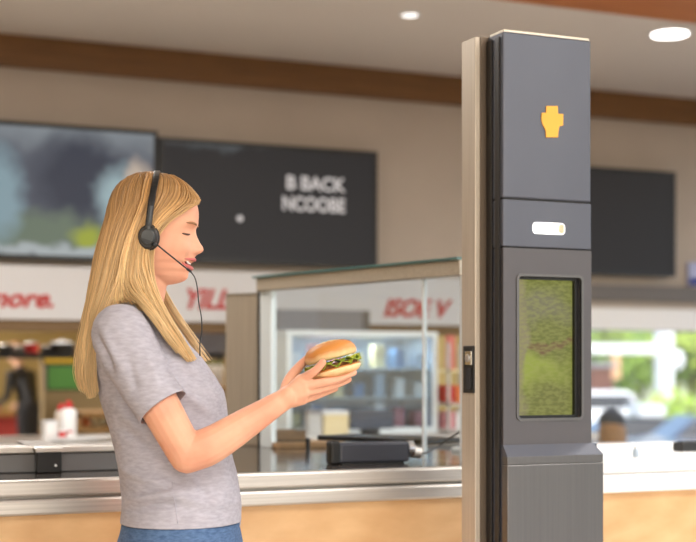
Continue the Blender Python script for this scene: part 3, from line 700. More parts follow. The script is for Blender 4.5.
def car(px, z, gz, col, label, rot=0., L=4.2, H=1.42, py=400):
    base = cp(px, py, z); base.z = gz
    t = thing('car', label, 'car', base, -ANG+rot, 'cars parked across the street')
    W = 1.7
    prof = [(-.5, .28), (-.495, .55), (-.47, .66), (-.36, .72), (-.24, 1.0), (.18, 1.0), (.30, .70), (.46, .60), (.50, .46), (.5, .28)]
    def ring(y, s_): return [Vector((x*L*(1 if zz < .7 else .97), y*(1 if zz < .72 else s_), zz*H)) for x, zz in prof]
    pb = [Vector((x*L, 0, zz*H)) for x, zz in prof]
    rings = []
    for f_ in (-1, -.92, .92, 1):
        k_ = 1 if abs(f_) < .95 else .96
        rings.append([Vector((p.x*k_, f_*W/2*(.84 if p.z > .8*H else 1), p.z*(1 if abs(f_) < .95 else .98))) for p in pb])
    MB().loft(rings).build('body', mat('car paint '+label[:10], col, .3, 0, coat=.5), t, .04, local=True, smooth=False)
    gl = mat('car glass', rgb(40, 44, 52), .1)
    for s_ in (-1, 1):
        y = s_*W/2*.97
        MB().prism([(-.33*L, y, .74*H), (-.235*L, y*.9, .95*H), (.16*L, y*.9, .95*H), (.26*L, y, .74*H)], (0, s_*.03, 0)).build('side_window', gl, t, local=True)
        MB().prism([(.42*L, s_*W*.3, .5*H), (.42*L, s_*W*.44, .5*H), (.42*L, s_*W*.44, .6*H), (.42*L, s_*W*.3, .6*H)], (.09*L, 0, 0)).build('headlight', M['whitemetal'], t, local=True)
        MB().prism([(-.505*L, s_*W*.3, .48*H), (-.505*L, s_*W*.44, .48*H), (-.505*L, s_*W*.44, .62*H), (-.505*L, s_*W*.3, .62*H)], (.05*L, 0, 0)).build('tail_light', mat('red lamp', rgb(230, 60, 60), .3), t, local=True)
        for x in (-.31, .31):
            c_ = Vector((x*L, s_*W*.45, .31))
            MB().tube([c_-Vector((0, .1, 0)), c_+Vector((0, .1, 0))], .31, 20).build('wheel', M['black'], t, local=True)
    MB().prism([(.17*L, -W*.38, .985*H), (.17*L, W*.38, .985*H), (.30*L, W*.44, .72*H), (.30*L, -W*.44, .72*H)], (.02, 0, .02)).build('windscreen', gl, t, local=True)
car(598, 37, GZ, rgb(244, 244, 246), 'white car parked across the street, seen right of the ordering pillar', .15, L=3.3, H=1.72)
car(655, 30, -1.0, rgb(34, 38, 50), 'dark blue grey car in front of the white car', .1, H=1.25)
car(738, 27, -1.0, rgb(70, 76, 92), 'grey car at the right edge of the window', .05, H=1.4)
car(640, 24, -1.15, rgb(44, 44, 50), 'black low car nearest the window', .05, L=4.0, H=1.22)
p_ = cp(645, 408, 30)
b2 = thing('delivery_box', 'pale delivery box standing on the dark car behind the white sill', 'box', (p_.x, p_.y, .25))
b2['label'] = 'white roof box on top of the dark blue grey car'
MB().box((p_.x-.3, p_.y-.3, .25), (p_.x+.35, p_.y+.3, .50)).build('box_body', M['whitemetal'], b2, .06)
MB().box((p_.x-.31, p_.y-.31, .50), (p_.x+.36, p_.y+.31, .54)).build('lid', M['whitemetal'], b2, .015)

# ============================================================ BACKGROUND PEOPLE
skin_far = mat('skin distant', rgb(222, 176, 146), .6)
def person_simple(loc, rz, label, shirt, hairm, trousers, lean=0., sit=False, scale=1., hair_len=.0, cap=None, group=None):
    t = thing('person', label, 'person', loc, rz)
    def S(x, y, z):                       # lean about the hips, facing +x
        if z > .92: dx = x*math.cos(lean)+(z-.92)*math.sin(lean); dz = (z-.92)*math.cos(lean)-x*math.sin(lean); x, z = dx, .92+dz
        return Vector((x, y, z-(.42 if sit else 0)))*scale
    mb = MB(); T = MB(); J = MB()
    mb.limb([S(0, 0, 1.36), S(.01, 0, 1.50)], [.05*scale, .05*scale]); mb.ball(S(.03, 0, 1.59), (.09*scale, .073*scale, .115*scale)); mb.ball(S(.125, 0, 1.575), .014*scale)
    T.limb([S(0, 0, .95), S(.0, 0, 1.12), S(.01, 0, 1.28), S(0, 0, 1.38)], [.125*scale, .115*scale, .125*scale, .07*scale])
    for s_ in (-1, 1):
        T.limb([S(0, s_*.10, 1.32), S(0, s_*.165, 1.33)], [.075*scale, .06*scale])
        el = S(.08, s_*.22, 1.10); wr = S(.30, s_*.17, 1.08)
        T.limb([S(0, s_*.17, 1.34), el], [.055*scale, .042*scale]); T.limb([el, wr], [.042*scale, .034*scale])
        mb.limb([el, wr, S(.36, s_*.165, 1.07)], [.03*scale, .026*scale, .032*scale])
        for k in range(4): mb.limb([S(.37, s_*(.14+.016*k), 1.07), S(.43, s_*(.138+.018*k), 1.055)], [.009*scale, .007*scale], 8)
        mb.limb([S(.34, s_*.14, 1.08), S(.38, s_*.115, 1.09)], [.009*scale, .008*scale], 8)
        if sit: kn = Vector((.42, s_*.1, .50))*scale; an = Vector((.40, s_*.1, .08))*scale; hp_ = Vector((0, s_*.09, .50))*scale
        else: hp_ = S(0, s_*.09, .90); kn = Vector((.04-.05*s_, s_*.1, .48))*scale; an = Vector((-.02-.12*s_, s_*.1, .08))*scale
        J.limb([hp_, kn, an], [.095*scale, .065*scale, .05*scale])
        mb.limb([an, an+Vector((.14, 0, -.04))*scale], [.045*scale, .035*scale]); mb.limb([hp_, kn, an], [.07*scale, .05*scale, .035*scale])
    mb.limb([S(0, 0, .95), S(0, 0, 1.2), S(0, 0, 1.38)], [.10*scale, .10*scale, .06*scale])
    J.limb([S(0, -.05, .93), S(0, .05, .93)], [.115*scale, .115*scale])
    mb.build('body', skin_far, t, local=True, remesh=.011, sm=2); T.build('jacket', shirt, t, local=True, remesh=.016, sm=3); J.build('trousers', trousers, t, local=True, remesh=.016, sm=3)
    H = MB(); H.ball(S(-.012, 0, 1.625), (.105*scale, .092*scale, .105*scale))
    if hair_len: H.limb([S(-.05, 0, 1.6), S(-.075, 0, 1.6-hair_len)], [.085*scale, .06*scale]); H.limb([S(.0, -.055, 1.6), S(-.03, -.08, 1.6-hair_len)], [.045*scale, .035*scale]); H.limb([S(.0, .055, 1.6), S(-.03, .08, 1.6-hair_len)], [.045*scale, .035*scale])
    H.build('hair', hairm, t, local=True, remesh=.012, sm=2)
    if cap:
        K = MB(); K.ball(S(-.01, 0, 1.66), (.115*scale, .10*scale, .085*scale)); K.limb([S(.08, -.03, 1.65), S(.14, 0, 1.64), S(.08, .03, 1.65)], [.012*scale]*3)
        K.build('cap', cap, t, local=True, remesh=.012, sm=1)
    return t
p_ = cp(30, 400, 14.6); p_.z = 0
person_simple(p_, -ANG+math.radians(150), 'person in black clothes leaning over a stall table in the far left background', M['black'], mat('light brown hair', rgb(150, 110, 72), .6), mat('black trousers', rgb(28, 28, 32), .8), lean=.32, scale=.93, hair_len=.06)
p_ = cp(612, 440, 9.85); p_.z = -.30
person_simple(p_, -ANG+math.radians(70), 'person with long ginger hair and dark cap in a red top seated outside the window', mat('red top', rgb(200, 50, 36), .7), mat('ginger hair', rgb(206, 140, 84), .6), mat('blue trousers', rgb(50, 60, 90), .8), sit=True, hair_len=.17, cap=mat('navy cap', rgb(46, 48, 62), .7), scale=.98)
bn = thing('bench', 'bench under the person with ginger hair outside the window', 'bench', (p_.x, p_.y, -.3), -ANG+math.radians(70))
MB().box((-.3, -.5, .33), (.18, .5, .38)).build('seat', M['brownshelf'], bn, .005, local=True)
for x_ in (-.26, .1):
    for y_ in (-.45, .41): MB().box((x_, y_, 0), (x_+.04, y_+.04, .33)).build('leg', M['blackmat'], bn, local=True)

# ============================================================ THE WORKER
D0 = 2.85
rt = cp(170, 370, D0); rt.z = 0
wo = thing('person', 'woman with long blonde hair in a grey t-shirt and jeans holding out a burger', 'person', rt, -ANG)
def W(px, py, dy=0.):
    d_ = D0+dy
    return Vector((d_*(px-348)/F-D0*(170-348)/F, dy, CH-(py-HZ)*d_/F))
skin = mat('fair skin', rgb(228, 172, 142), .5, sss=.1, spec=.35, noise=((14, 14, 14), rgb(220, 152, 124), .35, .75))

# --- head from measured profile rows
TF = [(175.5, 150), (177, 160), (180, 171), (185, 181.5), (190, 188), (195, 192), (200, 195), (206, 197.5), (212, 198.6), (218, 198.6), (223, 198), (227, 197), (231, 195.3), (236, 193.6), (242, 193.0), (248, 193.3), (253, 193.8), (257, 194.3), (260, 195.0), (262, 193.6), (263.5, 190.3), (265.5, 190.0), (267.5, 192.2), (269.5, 191.6), (272, 188.6), (275, 188.4), (278, 187.8), (281, 184.5), (283.5, 178), (285, 168)]
TB = [(175.5, 150), (177, 142), (180, 135), (186, 125), (195, 118), (205, 114), (215, 112), (230, 113), (240, 117), (250, 123), (260, 131), (270, 139), (285, 148)]
TW = [(175.5, .004), (177, .022), (180, .036), (186, .052), (195, .064), (205, .071), (215, .0745), (230, .0745), (245, .071), (253, .068), (262, .061), (270, .052), (276, .043), (281, .031), (285, .016)]
TN = [(229, 0), (232, 1.3), (236, 3.4), (240, 5.6), (244, 7.9), (247, 9.8), (249.5, 10.4), (251.5, 9.6), (253.3, 6.8), (255, 2.6), (257, .4), (258, 0)]
TS = [(229, .010), (236, .0085), (244, .0095), (250, .0125), (255, .012)]
PXM = D0/F
TP = [(200, 2.35), (222, 2.15), (245, 1.9), (258, 1.5), (270, 1.5), (285, 1.8)]
def face_x(py, y, bumps=True):
    w_ = interp(TW, py); f_ = interp(TF, py); cx = 148.0; s_ = max(-1, min(1, y/w_)) if w_ > 0 else 0
    x = cx+(f_-cx)*max(0, 1-abs(s_)**interp(TP, py))**(1/2.0)
    if bumps:
        n_ = interp(TN, py) if 229 < py < 258 else 0
        sg = interp(TS, py); x += n_*math.exp(-(y/sg)**2)
        ay = abs(y)
        x -= 4.6*math.exp(-((ay-.029)/.0165)**2-((py-233)/6.0)**2)         # eye socket
        x += 2.9*math.exp(-((ay-.030)/.0115)**2-((py-234.5)/4.2)**2)       # lid over the eyeball
        x += 1.5*math.exp(-((ay-.028)/.018)**2-((py-225)/3.6)**2)          # brow ridge
        x += 2.6*math.exp(-((ay-.036)/.014)**2-((py-250)/6.5)**2)          # smiling cheek
        x += 1.6*math.exp(-((ay-.0125)/.0055)**2-((py-252)/2.2)**2)        # nostril wing
        x -= 1.6*math.exp(-((ay-.026)/.004)**2-((py-260)/4.0)**2)          # smile fold at the mouth corner
    return x
hd_ = MB(); rows = []
pys = [175.5, 176.2, 177, 178.3]+[180+k*1.05 for k in range(101)]
for py in pys:
    w_ = interp(TW, py); b_ = interp(TB, py); ring = []
    for j in range(144):
        ph = 2*math.pi*j/144; th = ph-.45*math.sin(ph)
        y = w_*math.sin(th)
        if math.cos(th) >= 0: px = face_x(py, y, w_ > .03)
        else: px = 148+(148-b_)*math.cos(th)
        v = W(px, py, 0); ring.append(Vector((v.x, y, v.z)))
    rows.append(ring)
hd_.loft(rows)
head_mb = hd_
def FP(py, y, off=0.):                     # point on the face surface
    v = W(face_x(py, y)+off, py, 0); return Vector((v.x, y, v.z))

bd_ = MB(); bd_.v += head_mb.v; bd_.f += head_mb.f
# ears
for s_ in (-1, 1): bd_.ball(W(147, 238, 0)+Vector((0, s_*.073, 0)), (.016, .010, .029))
# neck and torso
def tring(px0, px1, hw, py, n=40, pw=2.2):
    a_ = W(px0, py, 0); b_ = W(px1, py, 0); cx = (a_.x+b_.x)/2; rx = (b_.x-a_.x)/2; out = []
    for j in range(n):
        t = 2*math.pi*j/n; c_, s_ = math.cos(t), math.sin(t)
        k = (abs(c_)**pw+abs(s_)**pw)**(-1/pw)
        out.append(Vector((cx+rx*k*c_, hw*k*s_, a_.z)))
    return out
neck = [(248, 122, 164, .048), (262, 120, 168, .05), (275, 117, 168, .05), (287, 114, 166.5, .049), (297, 112, 164.5, .05), (305, 109, 163, .056), (312, 105, 163, .075), (322, 102, 168, .10)]
bd_.loft([tring(a, b, w_, py, 36, 2.0) for py, a, b, w_ in neck])
TOR = [(302, 117, 150, .058), (306, 111, 154, .085), (311, 106, 159, .118), (318, 101, 166, .145), (328, 97, 175, .158), (342, 95, 187, .160), (356, 95, 200, .156), (368, 96, 209, .154), (380, 98, 217, .150), (391, 100, 223, .146), (402, 103, 225.5, .142), (415, 106.5, 226, .138), (430, 111, 227.5, .134), (445, 115, 230, .133), (460, 118.5, 233, .138), (478, 122, 237, .146), (495, 124, 239.5, .154), (510, 124, 240.5, .160), (528, 122, 240, .164)]
bd_.loft([tring(a+4, b-4, w_-.008, py, 40) for py, a, b, w_ in TOR])
# arms
shN = W(122, 334, -.150); elN = W(187, 455, -.185); wrN = W(281, 401.5, -.135)
def arm(mb, pts, rad, n=18): mb.limb(catmull(pts, 14), [interp([(i/(len(rad)-1), r) for i, r in enumerate(rad)], k/13) for k in range(14)], n)
arm(bd_, [shN, W(138, 366, -.168), W(163, 412, -.192), elN], [.050, .046, .0405, .0375, .035])
arm(bd_, [elN, W(213, 444, -.178), W(250, 421, -.155), wrN], [.0355, .0375, .033, .027, .0215])
shF = W(128, 334, .150); elF = W(136, 455, .20); wrF = W(150, 560, .20)
arm(bd_, [shF, W(130, 375, .18), elF], [.050, .044, .036]); arm(bd_, [elF, W(141, 510, .205), wrF], [.036, .034, .021])
# legs under the jeans
for s_ in (-1, 1):
    bd_.limb([W(181, 540, 0)+Vector((0, s_*.07, 0)), W(182, 740, 0)+Vector((0, s_*.085, 0)), Vector((W(178, 0, 0).x, s_*.09, .09))], [.08, .052, .036])
    bd_.limb([Vector((W(176, 0, 0).x, s_*.09, .05)), Vector((W(176, 0, 0).x+.15, s_*.095, .03))], [.034, .028])
# --- hands
def finger(mb, pts, r0, r1): mb.limb(catmull(pts, 9), [r0+(r1-r0)*k/8 for k in range(9)], 12)
HB = MB()
HB.limb(catmull([W(272, 406.5, -.14), wrN, W(289, 396.5, -.135)], 5), [.0235, .0222, .0218, .0215, .0215])
kn = dict(i=W(301.5, 379.5, -.134), m=W(304, 386, -.139), r=W(304.5, 393, -.136), l=W(302.5, 400, -.127))
for k in 'imrl': HB.limb([W(284, 400, -.134), (W(284, 400, -.134)+kn[k])/2, kn[k]], [.017, .0150, .0112 if k != 'l' else .0100])
HB.limb([W(287, 395, -.118), W(296, 391, -.118), W(303, 390, -.115)], [.017, .016, .012])     # palm pad
HB.limb([kn['i'], kn['m'], kn['r'], kn['l']], [.0108, .0115, .0110, .0098])
finger(HB, [kn['i'], W(309.5, 374.5, -.143), W(316, 370, -.148), W(322.8, 362.5, -.148)], .0096, .0074)
finger(HB, [kn['m'], W(320, 383, -.136), W(337, 379, -.122), W(353.5, 372.5, -.108)], .0100, .0070)
finger(HB, [kn['r'], W(319, 389.5, -.126), W(335, 385, -.108), W(348.5, 379.5, -.094)], .0096, .0068)
finger(HB, [kn['l'], W(314, 396.5, -.114), W(325, 392.5, -.100), W(335.5, 388.5, -.088)], .0088, .0062)
finger(HB, [W(285, 393, -.122), W(288.5, 381, -.104), W(297.5, 368.5, -.088), W(307, 359, -.074)], .0128, .0082)
# far hand, hanging relaxed at her side
HB.limb([wrF, wrF+Vector((.01, 0, -.05)), wrF+Vector((.018, 0, -.09))], [.021, .026, .025])
for k in range(4): 
    b_ = wrF+Vector((-.012+.017*k, -.004, -.10)); finger(HB, [b_, b_+Vector((.006, -.006, -.035)), b_+Vector((.014, -.018, -.062+(.008 if k in (0, 3) else 0)))], .009, .0068)
finger(HB, [wrF+Vector((.02, -.01, -.03)), wrF+Vector((.045, -.018, -.06)), wrF+Vector((.05, -.022, -.095))], .011, .008)
bd_.v, n0_ = bd_.v, len(bd_.v)
bd_.f += [tuple(i+n0_ for i in f) for f in HB.f]; bd_.v += HB.v
body = bd_.build('body', skin, wo, local=True, remesh=.0021, sm=3)
bake(body)
bpy.data.meshes[body.data.name].polygons.foreach_set('use_smooth', [True]*len(body.data.polygons))

# --- face details
lip = mat('rose lips', rgb(200, 104, 100), .35, sss=.05); lash = mat('dark lashes', rgb(70, 46, 36), .7); brow = mat('light brown brow', rgb(150, 108, 74), .8)
mouth = mat('mouth inside', rgb(110, 40, 40), .6); teeth = mat('white teeth', rgb(244, 240, 234), .25)
def lipline(py0, lift, wd, off, n=21):
    out = []
    for k in range(n):
        y = -wd+2*wd*k/(n-1); t = abs(y)/wd; py = py0-lift*t**2
        out.append(FP(py, y, off))
    return out
def taper(n, r, p=.7): return [max(.0004, r*(1-abs(2*k/(n-1)-1)**2.2)**p) for k in range(n)]
MB().tube(lipline(260.0, .3, .029, -.4), taper(21, .0036), 10).build('upper_lip', lip, wo, local=True, smooth=True)
MB().tube(lipline(268.5, 7.0, .028, -.6), taper(21, .0046), 10).build('lower_lip', lip, wo, local=True, smooth=True)
MB().tube(lipline(264.2, 3.2, .026, -2.0), taper(21, .0052), 10).build('mouth_interior', mouth, wo, local=True, smooth=True)
MB().tube(lipline(263.6, 2.2, .0225, -1.2), taper(21, .0040), 10).build('teeth', teeth, wo, local=True, smooth=True)
for s_ in (-1, 1):
    pts = [FP(235.8-1.4*((y-.030)/.012)**2*(.6 if y < .03 else .35), s_*y, .35) for y in [.018+.0025*k for k in range(11)]]
    MB().tube(pts, taper(11, .0021, .4), 6).build('eyelash', lash, wo, local=True)
    pts = [FP(226.2-1.6*math.sin((y-.012)/.036*math.pi*.8), s_*y, .35) for y in [.012+.003*k for k in range(12)]]
    MB().tube(pts, taper(12, .0025, .5), 6).build('eyebrow', brow, wo, local=True)
    # ear canal side nostril shading is left to the geometry

# --- t-shirt
def shirt_mat():
    m = mat('heather grey jersey', rgb(162, 158, 168), .9, noise=((60, 60, 190), rgb(182, 178, 188), .3, .7), bump=.25, bdist=.0015)
    return m
sh = MB(); sh.loft([tring(a, b, w_, py, 48) for py, a, b, w_ in TOR])
for s_, S_, A1, A2 in ((-1, W(120, 333, -.150), W(139, 370, -.172), W(163.5, 411, -.192)), (1, W(126, 333, .150), W(128, 372, .18), W(131, 420, .195))):
    pts = catmull([S_, A1, A2], 10); sh.limb(pts, [interp([(0, .058), (.35, .0545), (1, .0475)], k/9) for k in range(10)], 24)
    sh.limb([W(136, 326, s_*.07), S_], [.05, .055])
sho = sh.build('t_shirt', shirt_mat(), wo, local=True, remesh=.004, sm=6)
me = bake(sho)
bm = bmesh.new(); bm.from_mesh(me)
# cut the hem, both sleeve ends and the neckline open
def cut(center, normal, rad, ymin=0.):
    c_ = Vector(center); n_ = Vector(normal).normalized()
    fs = [f for f in bm.faces if (f.calc_center_median()-c_).length < rad and abs(f.calc_center_median().y) > ymin]
    geom = list({v for f in fs for v in f.verts})+list({e for f in fs for e in f.edges})+fs
    bmesh.ops.bisect_plane(bm, geom=geom, plane_co=c_, plane_no=n_, clear_outer=False)
    kill = [f for f in bm.faces if (f.calc_center_median()-c_).length < rad and abs(f.calc_center_median().y) > ymin and (f.calc_center_median()-c_).dot(n_) > 1e-5]
    bmesh.ops.delete(bm, geom=kill, context='FACES')
cut(W(181, 520.5, 0), (0, 0, -1), .4)
for s_, A1, A2 in ((-1, W(139, 370, -.172), W(162, 408, -.192)), (1, W(128, 372, .18), W(131, 416, .195))):
    cut(A2, (A2-A1).normalized()+Vector((.10, 0, 0)), .085, .150)
cut(W(137, 309, 0), (.22, 0, 1), .088)
# drape: folds pulled from the armpit and gathered above the hem
def fold(p, a_, b_, amp, wd):
    if p.y > -.03: return 0
    p = Vector((p.x, 0, p.z)); a_ = Vector((a_.x, 0, a_.z)); b_ = Vector((b_.x, 0, b_.z))
    ab = b_-a_; t = max(0, min(1, (p-a_).dot(ab)/ab.dot(ab))); d_ = (p-(a_+ab*t)).length
    return amp*math.exp(-(d_/wd)**2)*math.sin(math.pi*min(1, t*.9+.1))
F1 = [(W(128, 500, -.13), W(205, 488, -.155), .006, .008), (W(126, 510, -.13), W(190, 500, -.155), -.005, .008), (W(150, 493, -.15), W(240, 505, -.06), .005, .009),
      (W(120, 470, -.12), W(185, 492, -.15), .005, .010), (W(176, 385, -.15), W(215, 420, -.10), .005, .010), (W(172, 370, -.15), W(214, 388, -.09), -.004, .010), (W(170, 360, -.15), W(205, 360, -.09), .004, .009),
      (W(103, 335, -.12), W(120, 378, -.17), -.006, .008), (W(108, 330, -.14), W(125, 372, -.19), .004, .008), (W(112, 400, -.13), W(150, 440, -.14), .005, .012), (W(115, 425, -.12), W(160, 455, -.14), -.004, .010),
      (W(145, 345, -.2), W(160, 392, -.235), .003, .009), (W(128, 350, -.2), W(140, 400, -.215), -.003, .009), (W(210, 440, -.13), W(232, 500, -.08), .004, .012), (W(196, 470, -.14), W(214, 520, -.14), -.004, .010)]
bm.normal_update()
for v in bm.verts:
    d_ = 1.5*sum(fold(v.co, *f) for f in F1)
    p = v.co
    d_ += .0022*noise.noise(Vector((p.x*16, p.y*16, p.z*30)))+.0028*noise.noise(p*9)+.0010*noise.noise(p*45)
    v.co += v.normal*d_
bm.to_mesh(me); bm.free()
me.polygons.foreach_set('use_smooth', [True]*len(me.polygons))
so = sho.modifiers.new('thickness', 'SOLIDIFY'); so.thickness = .0022; so.offset = 0
# side seam
pts = []
dgs = bpy.context.evaluated_depsgraph_get(); dgs.update()
def on_shirt(px, py):
    """the outer cloth surface on her near side at a given height"""
    o_ = W(px, py, -.15); o_.y = -.5; hit = sho.ray_cast(o_, Vector((0, 1, 0)))
    return hit[1] if hit[0] else None
for k in range(9):
    h_ = on_shirt(172+.8*k, 482+k*5.1)
    if h_: pts.append(h_+Vector((0, -.0004, 0)))
seamm = mat('grey seam thread', rgb(176, 172, 184), .9)
if len(pts) > 3: MB().tube(pts, .0007, 6).build('side_seam', seamm, sho, local=True, smooth=True)

# --- jeans
denim = mat('blue denim', rgb(62, 88, 126), .85, noise=((90, 90, 260), rgb(92, 120, 158), .3, .72), bump=.3, bdist=.001)
jn = MB()
JR = [(519, 123.5, 238.5, .160), (530, 122, 240, .166), (545, 117, 243, .172), (565, 112, 244, .178), (590, 112, 243, .178), (610, 118, 240, .172)]
jn.loft([tring(a, b, w_, py, 48) for py, a, b, w_ in JR])
for s_ in (-1, 1):
    def L_(px, py, dy): return W(px, py, 0)+Vector((0, s_*dy, 0))
    jn.limb([L_(178, 590, .085), L_(181, 660, .088), L_(183, 745, .088), L_(177, 840, .09), L_(176, 945, .09)], [.094, .085, .066, .060, .055])
jo = jn.build('jeans', denim, wo, local=True, remesh=.006, sm=3); bake(jo)
jo.data.polygons.foreach_set('use_smooth', [True]*len(jo.data.polygons))
stitch = mat('pale denim stitching', rgb(150, 166, 190), .9)
def on_jeans(px, py):
    o_ = W(px, py, -.17); o_.y = -.5; h_ = jo.ray_cast(o_, Vector((0, 1, 0))); return h_[1]+Vector((0, -.001, 0)) if h_[0] else None
for path in ([(152, 527), (154, 545), (157, 570), (160, 600)], [(166, 528), (176, 534), (190, 536), (206, 534), (216, 528)], [(123, 533), (150, 534.5), (180, 535.5), (210, 535), (236, 532)]):
    pp = [on_jeans(*q_) for q_ in path]
    if all(pp): MB().tube(catmull(pp, 16), .0011, 6).build('seam_stitching', stitch, jo, local=True)
for s_ in (-1, 1):
    c_ = Vector((W(176, 0, 0).x, s_*.09, 0)); tmb = MB()
    tmb.limb([c_+Vector((-.03, 0, .045)), c_+Vector((.06, 0, .045)), c_+Vector((.17, s_*.005, .035))], [.045, .042, .034])
    tmb.build('shoe', M['paper'], wo, local=True, remesh=.006, sm=2)

# --- hair
hm = bpy.data.materials.new('blonde hair'); hm.use_nodes = True; nt = hm.node_tree; b_ = nt.nodes['Principled BSDF']
ca_ = nt.nodes.new('ShaderNodeVertexColor'); ca_.layer_name = 'strand_colour'
nt.links.new(ca_.outputs[0], b_.inputs['Base Color']); b_.inputs['Roughness'].default_value = .42; b_.inputs['Specular IOR Level'].default_value = .4
b_.inputs['Anisotropic'].default_value = .5
# guide rows on her near side: (px, py, dy) root -> tip
GA = [
 [(172, 178.5, -.002), (184, 185, -.014), (193, 195, -.028), (198, 203, -.036), (188, 208.5, -.056), (174, 216, -.071), (162, 226, -.080), (153, 240, -.084), (149, 256, -.080), (151, 276, -.072), (157, 296, -.080), (168, 318, -.098), (181, 338, -.110), (195, 360, -.108)],
 [(168, 176.5, -.002), (178, 184, -.022), (186, 195, -.040), (186, 203, -.058), (174, 212, -.074), (163, 221, -.082), (154, 232, -.088), (147, 246, -.090), (145, 262, -.087), (147, 281, -.083), (153, 300, -.100), (165, 322, -.118), (178, 342, -.122), (190, 362, -.118)],
 [(163, 175, -.002), (170, 184, -.030), (173, 195, -.054), (168, 206, -.072), (158, 216, -.083), (150, 227, -.089), (144, 240, -.093), (140, 255, -.094), (139, 270, -.093), (142, 287, -.102), (149, 303, -.124), (160, 322, -.140), (172, 340, -.140), (186, 360, -.128)],
 [(157, 174, -.002), (161, 184, -.036), (160, 197, -.064), (154, 210, -.080), (147, 222, -.089), (141, 235, -.094), (136, 250, -.097), (133, 266, -.098), (133, 281, -.102), (137, 294, -.120), (145, 306, -.146), (155, 319, -.158), (166, 335, -.154), (180, 354, -.140)],
 [(152, 173, -.002), (152, 184, -.040), (149, 198, -.068), (143, 212, -.083), (137, 226, -.091), (132, 240, -.096), (128, 256, -.099), (126, 271, -.100), (127, 284, -.106), (132, 295, -.124), (140, 305, -.150), (149, 316, -.166), (158, 328, -.164), (168, 342, -.156)]]
GBk = [
 [(150, 173, -.002), (146, 184, -.042), (142, 198, -.070), (137, 213, -.084), (131, 228, -.092), (126, 244, -.096), (122, 260, -.099), (118, 276, -.102), (113, 292, -.106), (107, 308, -.116), (101, 326, -.118), (97, 346, -.108), (95, 368, -.098), (97, 392, -.090)],
 [(144, 173.5, -.002), (137, 185, -.038), (131, 199, -.064), (126, 214, -.078), (120, 230, -.087), (115, 247, -.091), (111, 264, -.094), (107, 281, -.098), (102, 298, -.102), (97, 316, -.104), (93, 335, -.100), (90, 355, -.092), (89, 375, -.086), (93, 398, -.078)],
 [(138, 175, -.002), (129, 187, -.030), (122, 201, -.050), (117, 217, -.062), (112, 234, -.071), (107, 252, -.076), (103, 270, -.079), (99, 288, -.081), (94, 306, -.083), (90, 325, -.082), (86, 344, -.079), (84, 362, -.074), (83, 378, -.070), (88, 396, -.064)],
 [(133, 177.5, -.001), (122, 190, -.016), (115, 205, -.028), (110, 221, -.036), (105, 239, -.043), (100, 257, -.047), (96, 275, -.049), (92, 293, -.050), (88, 311, -.050), (84, 329, -.049), (80, 346, -.047), (77, 362, -.044), (77, 376, -.042), (83, 391, -.040)],
 [(132, 178, .0), (120, 191, 0), (113, 206, 0), (108, 222, 0), (103, 240, 0), (98, 258, 0), (94, 276, 0), (90, 294, 0), (86, 312, 0), (82, 330, 0), (79, 346, 0), (76.5, 361, 0), (76.5, 375, 0), (81, 388, 0)]]
def far(rows, shift):
    out = []
    for r in rows:
        out.append([(p[0]+shift*max(0, (i-7)/7.)*1.0, p[1], -p[2]) for i, p in enumerate(r)])
    return out
hb = MB(); cols = []
N = 34
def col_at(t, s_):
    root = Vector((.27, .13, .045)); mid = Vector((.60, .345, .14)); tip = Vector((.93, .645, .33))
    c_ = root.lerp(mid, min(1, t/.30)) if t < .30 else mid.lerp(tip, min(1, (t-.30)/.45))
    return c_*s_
HC = W(148, 222, 0)
def inside(p):
    py = HZ-(p.z-CH)*F/D0+1.0
    if py > 252: return False
    if py < 175.5: return False
    w_ = interp(TW, py)+.002; px = (p.x-HC.x)/PXM+148
    e = ((px-148)/(interp(TF, py)-148+2.0) if px > 148 else (148-px)/(148-interp(TB, py)+2.0))
    return abs(e)**2.1+abs(p.y/w_)**2.1 < 1
def push(p):
    n_ = 0
    d_ = p-HC
    while n_ < 60 and inside(HC+d_): d_ = d_*1.012; n_ += 1
    return HC+d_
def dome(rows):
    for r_ in rows:
        a_, b4 = r_[0], r_[1]
        if b4[2] != 0: r_.insert(1, (a_[0]+(b4[0]-a_[0])*.5, a_[1]+(b4[1]-a_[1])*.12+.3, b4[2]*.62))
for r_ in GBk[2:]:
    for i_ in range(5, len(r_)): r_[i_] = (r_[i_][0]+min(3.5, .5*(i_-4)), r_[i_][1], r_[i_][2])
dome(GA); dome(GBk)
GM = [GA[4][:12], [(152-3*0, 173, -.002)]+[tuple((GA[4][i][q]+GBk[0][i][q])/2 for q in range(3)) for i in range(1, 11)]+[(120, 306, -.13)], GBk[0][:12]]
